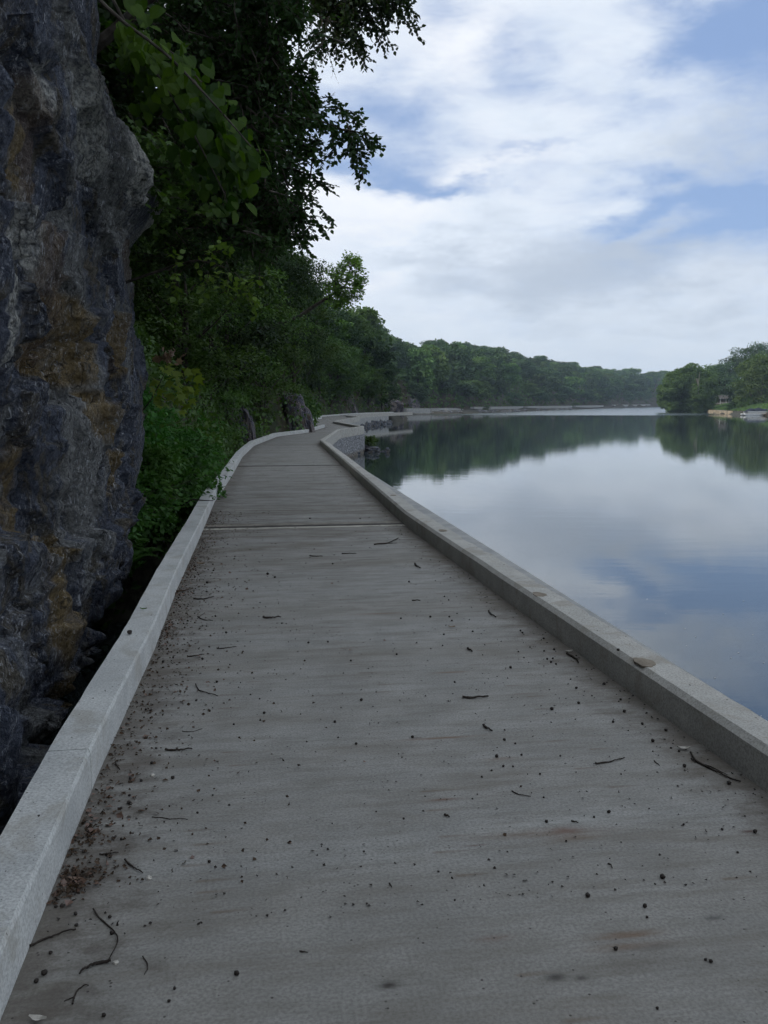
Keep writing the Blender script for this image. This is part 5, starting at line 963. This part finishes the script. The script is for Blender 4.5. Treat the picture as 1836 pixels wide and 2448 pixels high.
def husks():
    rng = np.random.default_rng(12); base = bpy.data.meshes.new('seed_husk'); protos = []
    for k in range(3):
        th = np.linspace(0, math.pi, 7); ph = np.linspace(0, 2 * math.pi, 10, endpoint=False); T, P = np.meshgrid(th, ph, indexing='ij'); d = np.stack([np.sin(T) * np.cos(P), np.sin(T) * np.sin(P), np.cos(T) * .85], -1); d = d * (1 + .18 * vnoise(d * 2.3 + k * 4, 3))[..., None]
        i = np.arange(6)[:, None] * 10; j = np.arange(10)[None]; g = G(); g.add(d.reshape(-1, 3), np.stack([i + j, i + 10 + j, i + 10 + (j + 1) % 10, i + (j + 1) % 10], -1).reshape(-1, 4)); protos.append(g)
    pos = []
    for c, lst in ((CD, [(1120, 37, .011), (1357, 580, .008), (1534, 1308, .0105), (287, 1307, .012), (235, 1357, .010), (725, 1045, .009), (712, 940, .008), (402, 870, .010), (363, 872, .008), (543, 515, .009), (716, 547, .010), (733, 428, .009), (575, 405, .008), (786, 434, .008), (683, 192, .008), (783, 235, .009), (835, 200, .012), (490, 920, .009), (1096, 1483, .006), (1131, 1401, .007), (673, 1577, .008), (495, 993, .008), (328, 1172, .008), (915, 55, .009), (845, 43, .009)]),
                   (CF, [(1575, 388, .012), (1405, 73, .013), (628, 258, .010), (224, 320, .009), (1112, 337, .006), (1362, 370, .007), (490, 802, .012), (862, 870, .010), (975, 683, .013), (672, 1147, .010), (1288, 1227, .008), (1255, 1214, .006), (875, 939, .006), (532, 289, .006), (1462, 519, .006), (942, 1530, .006)]),
                   (CC, [(597, 1186, .013), (417, 1210, .010), (704, 1285, .010), (432, 1308, .011), (728, 1363, .012), (655, 1430, .010), (845, 1443, .010), (997, 1486, .011), (912, 1555, .013), (1083, 1620, .009), (1118, 1718, .012), (208, 970, .010), (273, 960, .011), (228, 1022, .010), (265, 1018, .010), (253, 1042, .011), (285, 1054, .009), (205, 889, .011), (55, 838, .010), (68, 851, .010), (258, 1348, .014), (182, 1767, .007)]),
                   (CB, [(76, 471, .018), (121, 492, .014), (497, 404, .012), (350, 110, .016), (675, 110, .014), (992, 521, .012), (1130, 748, .012), (1253, 748, .010), (1270, 773, .010), (939, 758, .010), (340, 916, .011), (466, 909, .009), (683, 1289, .012), (53, 1372, .011), (511, 1430, .010), (649, 1571, .009), (1610, 1546, .010), (1560, 1655, .012), (1014, 1528, .010), (912, 991, .010), (615, 1032, .009), (1287, 1170, .008), (1650, 1078, .013), (1404, 843, .010), (1218, 862, .009)]),
                   (CA, [(1405, 1170, .011), (985, 1698, .011), (1120, 1793, .010), (1312, 1022, .012), (1343, 527, .016), (1466, 851, .012), (1057, 1040, .012), (1273, 1290, .009), (978, 1358, .012), (945, 1350, .010)])):
        for x, y, r in lst: q = zs(c, [(x, y)])[0]; p = on_z(*q); pos.append((p[0], p[1], r * .74))
    while len(pos) < 180:
        s = 3.3 + 9 * rng.random() ** 1.2; al = np.interp(s, LINE_L[:, 1], LINE_L[:, 0]); ar = np.interp(s, LINE_R[:, 1], LINE_R[:, 0]); u = rng.random()
        a = al + .05 + rng.exponential(.26) if u < .62 else (ar - .05 - rng.exponential(.35) if u < .85 else rng.uniform(al + .1, ar - .1))
        if a > ar - .03 or a < al + .02: continue
        xy = to_xy(a, s); pos.append((xy[0], xy[1], rng.uniform(.003, .0062)))
    objs = []
    for k, (x, y, r) in enumerate(pos):
        q = to_as(np.array([x, y])); al = np.interp(q[1], LINE_L[:, 1], LINE_L[:, 0]); ar = np.interp(q[1], LINE_R[:, 1], LINE_R[:, 0]); reg = 'left' if q[0] - al < .7 else ('right' if ar - q[0] < .7 else 'mid')
        lab = {'left': 'small dark round seed husk on the deck near the left kerb', 'right': 'small dark round seed husk on the deck near the right kerb', 'mid': 'small dark round seed husk on the open middle of the deck'}[reg]
        if k < 3: o = protos[k].build('seed_husk', M['seed'], smooth=True)
        else: o = objs[k % 3].copy(); COL.objects.link(o)
        o.location = (x, y, r * .78); o.rotation_euler = (0, 0, rng.uniform(0, 6.28)); o.scale = (r, r * rng.uniform(.85, 1.1), r); tag(o, lab, 'seed husk', 'seed husks near the ' + reg + (' of the deck' if reg == 'mid' else ' kerb')); objs.append(o)
    # two on the kerbs
    for px, py, r, lab in ((310, 1516, .016, 'dark seed husk sitting on top of the left kerb'), (1478, 1556, .009, 'dark seed husk on top of the right kerb beside the round patch')):
        p = on_z(px, py, .18); o = objs[0].copy(); COL.objects.link(o); o.location = (p[0], p[1], .18 + r * .8); o.scale = (r, r, r); tag(o, lab, 'seed husk'); del o['group']
    for px, py, r, lab in ((356, 2098, .010, 'white pebble in the lower left of the deck'), (277, 2300, .008, 'small pale chip beside the thick bent stick'), (365, 1853, .010, 'pale curled chip beside the left kerb husks')):
        o = boulder('pebble', tuple(on_z(px, py, r * .5)), (r, r * .9, r * .7), px, M['chip'], 8, lab, 'pebble')
    # pale curled leaf and green leaf on the kerb
    for px, py, z, sz, mt, lab in ((1634, 1790, 0, .06, 'chip', 'pale curled dry leaf beside the forked branch'), (1360, 1558, 0, .06, 'chip', 'pale dry leaf at the foot of the right kerb'), (343, 1456, .18, .05, 'leaf_mid', 'green leaf lying on top of the left kerb'), (1080, 1499, 0, .05, 'leaf_dead', 'curled orange brown leaf right of the deck centre'), (180, 2103, 0, .05, 'leaf_dead', 'tan dead leaf in the litter clump by the left kerb'), (480, 1348, 0, .08, 'leaf_dead', 'orange dead leaf beside the left kerb litter'), (90, 2437, 0, .05, 'chip', 'pale dry leaf at the bottom left corner')):
        p = on_z(px, py, z + .006); g = G(); t = np.linspace(0, 1, 7); V = np.array([[(-.5 + u) * sz, w * .22 * sz * math.sin(math.pi * min(.97, max(.06, u))), .12 * sz * (2 * u - 1) ** 2 + .10 * sz * w * w] for u in t for w in (-1, 0, 1)]); g.add(V, grid_faces(7, 3)); o = g.build('dry_leaf', M[mt]); o.location = p; o.rotation_euler = (0, 0, rng.uniform(-.4, .4)); tag(o, lab, 'leaf')
    # litter and grit
    def bits(n, gen, sz, mat, name, label, flat=.3):
        g = G(); P = []
        while len(P) < n:
            a, s = gen(); 
            if a is None: continue
            xy = to_xy(a, s); P.append((xy[0], xy[1], .002 + rng.random() * .008))
        P = np.array(P); d = rng.normal(size=(n, 3)); d[:, 2] *= flat; nn = rng.normal(size=(n, 3)) * .5; nn[:, 2] += 1; leaves(g, P, d, nn, rng.uniform(.4, 1.4, n) * sz, TPL_D * np.array([1.2, 1, 2.5])); tag(g.build(name, M[mat]), label, 'leaf litter', kind='stuff')
    clumps = [(to_as(on_z(185, 2100)[:2]), .06, .05, 90), (to_as(on_z(170, 2120)[:2]), .03, .05, 70), (to_as(on_z(170, 2000)[:2]), .07, .10, 160), (to_as(on_z(425, 1345)[:2]), .08, .35, 500), (to_as(on_z(410, 1420)[:2]), .04, .25, 200), (to_as(on_z(385, 1510)[:2]), .04, .2, 160)]
    tot = sum(c[3] for c in clumps)
    def genl():
        if rng.random() < .42: c = clumps[rng.choice(len(clumps), p=[q[3] / tot for q in clumps])]; a, s = c[0] + rng.normal(size=2) * (c[1], c[2])
        else: s = 2.8 + 10.5 * rng.random(); a = np.interp(s, LINE_L[:, 1], LINE_L[:, 0]) + rng.exponential(.10 if rng.random() < .6 else .3)
        al = np.interp(s, LINE_L[:, 1], LINE_L[:, 0]); return (a, s) if a > al + .008 else (None, None)
    bits(3000, genl, .016, 'litter', 'leaf_litter', 'brown leaf crumbs gathered along the foot of the left kerb', .3)
    bits(300, genl, .026, 'leaf_dead', 'leaf_litter', 'larger tan leaf fragments among the crumbs by the left kerb', .2)
    def genr():
        s = 3 + 18 * rng.random(); ar = np.interp(s, LINE_R[:, 1], LINE_R[:, 0]); a = ar - rng.exponential(.22); al = np.interp(s, LINE_L[:, 1], LINE_L[:, 0]); return (a, s) if a < ar - .01 and a > al else (None, None)
    bits(900, genr, .013, 'seed', 'leaf_litter', 'dark leaf crumbs along the foot of the right kerb', .2)
    def gena():
        s = 2.6 + 30 * rng.random() ** 1.6; al = np.interp(s, LINE_L[:, 1], LINE_L[:, 0]); ar = np.interp(s, LINE_R[:, 1], LINE_R[:, 0]); return rng.uniform(al + .02, ar - .02), s
    bits(2600, gena, .010, 'seed', 'grit', 'fine dark grit scattered over the whole deck', .15)
    def genk():
        s = 2.6 + 12 * rng.random(); 
        if rng.random() < .5: return np.interp(s, LINE_L[:, 1], LINE_L[:, 0]) - rng.uniform(.03, .16), s
        return np.interp(s, LINE_R[:, 1], LINE_R[:, 0]) + rng.uniform(.05, .2), s
    g = G(); P = np.array([(*to_xy(*genk()), .182) for _ in range(170)]); k = len(P); d = rng.normal(size=(k, 3)); d[:, 2] *= .1; leaves(g, P, d, np.tile([0, 0, 1.], (k, 1)), rng.uniform(.005, .014, k), TPL_D * np.array([1.2, 1, 2])); tag(g.build('grit', M['seed']), 'dark specks lying on top of both kerbs', 'grit', kind='stuff')
husks()
for k, (x, y) in enumerate([(875, 630), (998, 725), (1370, 725), (1190, 875), (1130, 933), (1468, 977), (1632, 1043), (1316, 1140), (1614, 1388), (1120, 820), (1560, 860), (1420, 1010), (1500, 640)]):
    q = zs(CC, [(x, y)])[0]; p = on_z(*q, WATER_Z + .004); g = G(); g.add([[-.014, 0, 0], [0, -.008, .003], [.016, 0, .001], [.002, .009, .004]], [[0, 1, 2, 3]]); o = g.build('floating_leaf', M['chip']); o.location = p; o.rotation_euler = (0, 0, k * 1.3); tag(o, 'tiny pale speck floating on the blue water beyond the right kerb', 'floating leaf', 'specks floating beyond the right kerb')

# ------------------------------------------------------------------ air, sky, sun, camera
hz = G(); hz.box((0, 680, 38), (3000, 1960, 90)); 
def m_haze():
    n = N('haze'); v = n.nd('ShaderNodeVolumePrincipled'); v.inputs['Color'].default_value = (.62, .78, 1.0, 1); v.inputs['Density'].default_value = .00022; v.inputs['Anisotropy'].default_value = .2; n.lk(v.outputs[0], n.out.inputs['Volume']); return n.m
haze = hz.build('haze', m_haze()); tag(haze, 'thin blue morning haze over the river', 'haze', kind='stuff')

SUN_EL, SUN_AZ = R(34), R(-110)      # azimuth measured from +Y towards +X
sd = Vector((math.sin(SUN_AZ) * math.cos(SUN_EL), math.cos(SUN_AZ) * math.cos(SUN_EL), math.sin(SUN_EL)))
sl = bpy.data.lights.new('sun', 'SUN'); sl.energy = 2.6; sl.angle = R(1.5); sl.color = (1.0, .94, .84); so = bpy.data.objects.new('sun', sl); link(so); so.rotation_euler = (-sd).to_track_quat('-Z', 'Y').to_euler(); so.location = (-40, 0, 60)

def build_world():
    w = bpy.data.worlds.new('World'); scn.world = w; w.use_nodes = True; n = N.__new__(N); n.t = w.node_tree; n.t.nodes.clear(); out = n.nd('ShaderNodeOutputWorld'); bg = n.nd('ShaderNodeBackground'); n.lk(bg.outputs[0], out.inputs[0])
    sky = n.nd('ShaderNodeTexSky'); sky.sky_type = 'NISHITA'; sky.sun_disc = False; sky.sun_elevation = SUN_EL; sky.sun_rotation = SUN_AZ; sky.altitude = 150; sky.air_density = 1.0; sky.dust_density = 1.2; sky.ozone_density = 2.0
    dirv = n.coord('Generated'); sp = n.nd('ShaderNodeSeparateXYZ'); n.lk(dirv, sp.inputs[0]); az = n.math('ARCTAN2', sp.outputs[0], sp.outputs[1]); el = n.math('ARCSINE', sp.outputs[2])
    cb = n.nd('ShaderNodeCombineXYZ'); n.lk(az, cb.inputs[0]); n.lk(el, cb.inputs[1]); ae = cb.outputs[0]
    # clouds live on the sky sphere; far ones are flattened towards the horizon
    flat = n.vm('MULTIPLY', dirv, (1, 1, 2.6)); wn = n.nd('ShaderNodeTexNoise'); n.lk(flat, wn.inputs['Vector']); wn.inputs['Scale'].default_value = 5.5; wn.inputs['Detail'].default_value = 6; wn.inputs['Roughness'].default_value = .58
    wv = n.vm('MULTIPLY', n.vm('SUBTRACT', wn.outputs['Color'], (.5, .5, .5)), (.26, .15, 0)); aw = n.vm('ADD', ae, wv)
    def blob(px, py, rx, ry, rot=0):
        d = unit(ray(px, py)); a0, e0 = math.atan2(d[0], d[1]), math.asin(d[2]); q = n.vm('SUBTRACT', aw, (a0, e0, 0))
        if rot:
            vr = n.nd('ShaderNodeVectorRotate', rotation_type='Z_AXIS'); n.lk(q, vr.inputs['Vector']); vr.inputs['Angle'].default_value = rot; q = vr.outputs[0]
        q = n.vm('MULTIPLY', q, (F_PX / rx, F_PX / ry, 0)); return n.math('EXPONENT', n.math('MULTIPLY', n.vm('DOT_PRODUCT', q, q), -1.0))
    def total(lst, start=0.0):
        t = start
        for (k, *b) in lst: t = n.math('ADD', t, n.math('MULTIPLY', blob(*b), k))
        return t
    blue = total([(.62, 1275, 150, 95, 85, 0), (1.0, 1840, 60, 170, 130, 0), (.6, 1640, 100, 150, 60, 0), (.75, 930, 270, 190, 80, 0), (.85, 880, 390, 150, 45, 0), (.95, 1080, 437, 180, 26, 0), (.55, 1450, 268, 110, 45, 0), (.85, 1690, 440, 210, 55, .1), (.9, 1520, 505, 110, 40, -.2), (.95, 1740, 540, 130, 60, -.3), (.5, 1290, 350, 130, 22, 0), (.9, 2200, 350, 300, 300, 0), (.6, 600, 250, 200, 90, 0), (.5, 1000, 20, 90, 60, 0)])
    streak = n.nd('ShaderNodeTexNoise'); n.lk(n.vm('MULTIPLY', dirv, (1, 1, 2.9)), streak.inputs['Vector']); streak.inputs['Scale'].default_value = 9; streak.inputs['Detail'].default_value = 8; streak.inputs['Roughness'].default_value = .62; streak.inputs['Distortion'].default_value = .4
    puff = n.noise(n.vm('MULTIPLY', dirv, (1, 1, 2.2)), 16, 7, .6)
    far = n.noise(flat, 2.2, 5, .55)                       # cover outside the framed part of the sky
    dens = n.math('SUBTRACT', n.math('ADD', .78, n.math('MULTIPLY', n.math('SUBTRACT', far, .5), .5)), n.math('MULTIPLY', blue, .80))
    dens = n.math('ADD', dens, n.math('ADD', n.math('MULTIPLY', n.math('SUBTRACT', streak.outputs[0], .5), .85), n.math('MULTIPLY', n.math('SUBTRACT', puff, .5), .60)))
    cover = n.mapr(dens, -.12, .86)
    grey = total([(.85, 1424, 640, 330, 80, 0), (.5, 1560, 600, 160, 70, .2), (.35, 1000, 600, 170, 25, 0), (.5, 1750, 330, 170, 90, 0), (.35, 1450, 770, 380, 22, 0), (.3, 1150, 690, 260, 30, 0)])
    brt = total([(.5, 850, 500, 190, 60, 0), (.5, 1100, 115, 140, 90, 0), (.45, 1175, 390, 170, 40, 0), (.35, 900, 640, 140, 50, 0), (.25, 1250, 775, 320, 25, 0)])
    gm = n.mapr(n.math('ADD', n.math('ADD', grey, n.math('MULTIPLY', brt, -1.0)), n.math('MULTIPLY', n.math('SUBTRACT', puff, .5), .9)), -.7, 1.0)
    K = 1 / .1
    cc = n.ramp(gm, [(0, (.98, 1.01, 1.06)), (.42, (.80, .88, .99)), (1, (.52, .60, .72))]); cc = n.mix(1.0, cc, (K * 1.0, K * 1.0, K * 1.0), 'MULTIPLY')
    hor = n.mapr(el, 0.0, .16, 1, 0); cc = n.mix(n.math('MULTIPLY', hor, .55), cc, (.66 * K, .75 * K, .84 * K))
    blue_sky = n.mix(.62, sky.outputs[0], (.36 * K, .52 * K, .88 * K))
    n.lk(n.mix(cover, blue_sky, cc), bg.inputs[0]); bg.inputs[1].default_value = .1
    w.cycles.sampling_method = 'MANUAL'; w.cycles.sample_map_resolution = 512
build_world()

cam = bpy.data.cameras.new('camera'); co = bpy.data.objects.new('camera', cam); link(co); co.location = (0, 0, CAM_H); co.rotation_euler = (math.pi / 2 - PITCH, 0, 0)
cam.sensor_fit = 'VERTICAL'; cam.sensor_height = 36; cam.sensor_width = 27; cam.lens = F_PX / 2448 * 36; cam.clip_start = .05; cam.clip_end = 8000; scn.camera = co
vs = scn.view_settings; vs.view_transform = 'Standard'; vs.look = 'None'; vs.gamma = 1; vs.exposure = 0.0
scn.render.resolution_x, scn.render.resolution_y = 768, 1024
cy = scn.cycles; cy.use_denoising = True; cy.use_adaptive_sampling = True; cy.adaptive_threshold = .03; cy.adaptive_min_samples = 24; cy.max_bounces = 6; cy.diffuse_bounces = 3; cy.glossy_bounces = 3; cy.transmission_bounces = 4; cy.volume_bounces = 0; cy.transparent_max_bounces = 6; cy.caustics_reflective = False; cy.caustics_refractive = False; cy.sample_clamp_indirect = 4
try: cy.denoiser = 'OPENIMAGEDENOISE'; cy.denoising_input_passes = 'RGB_ALBEDO_NORMAL'
except Exception: pass
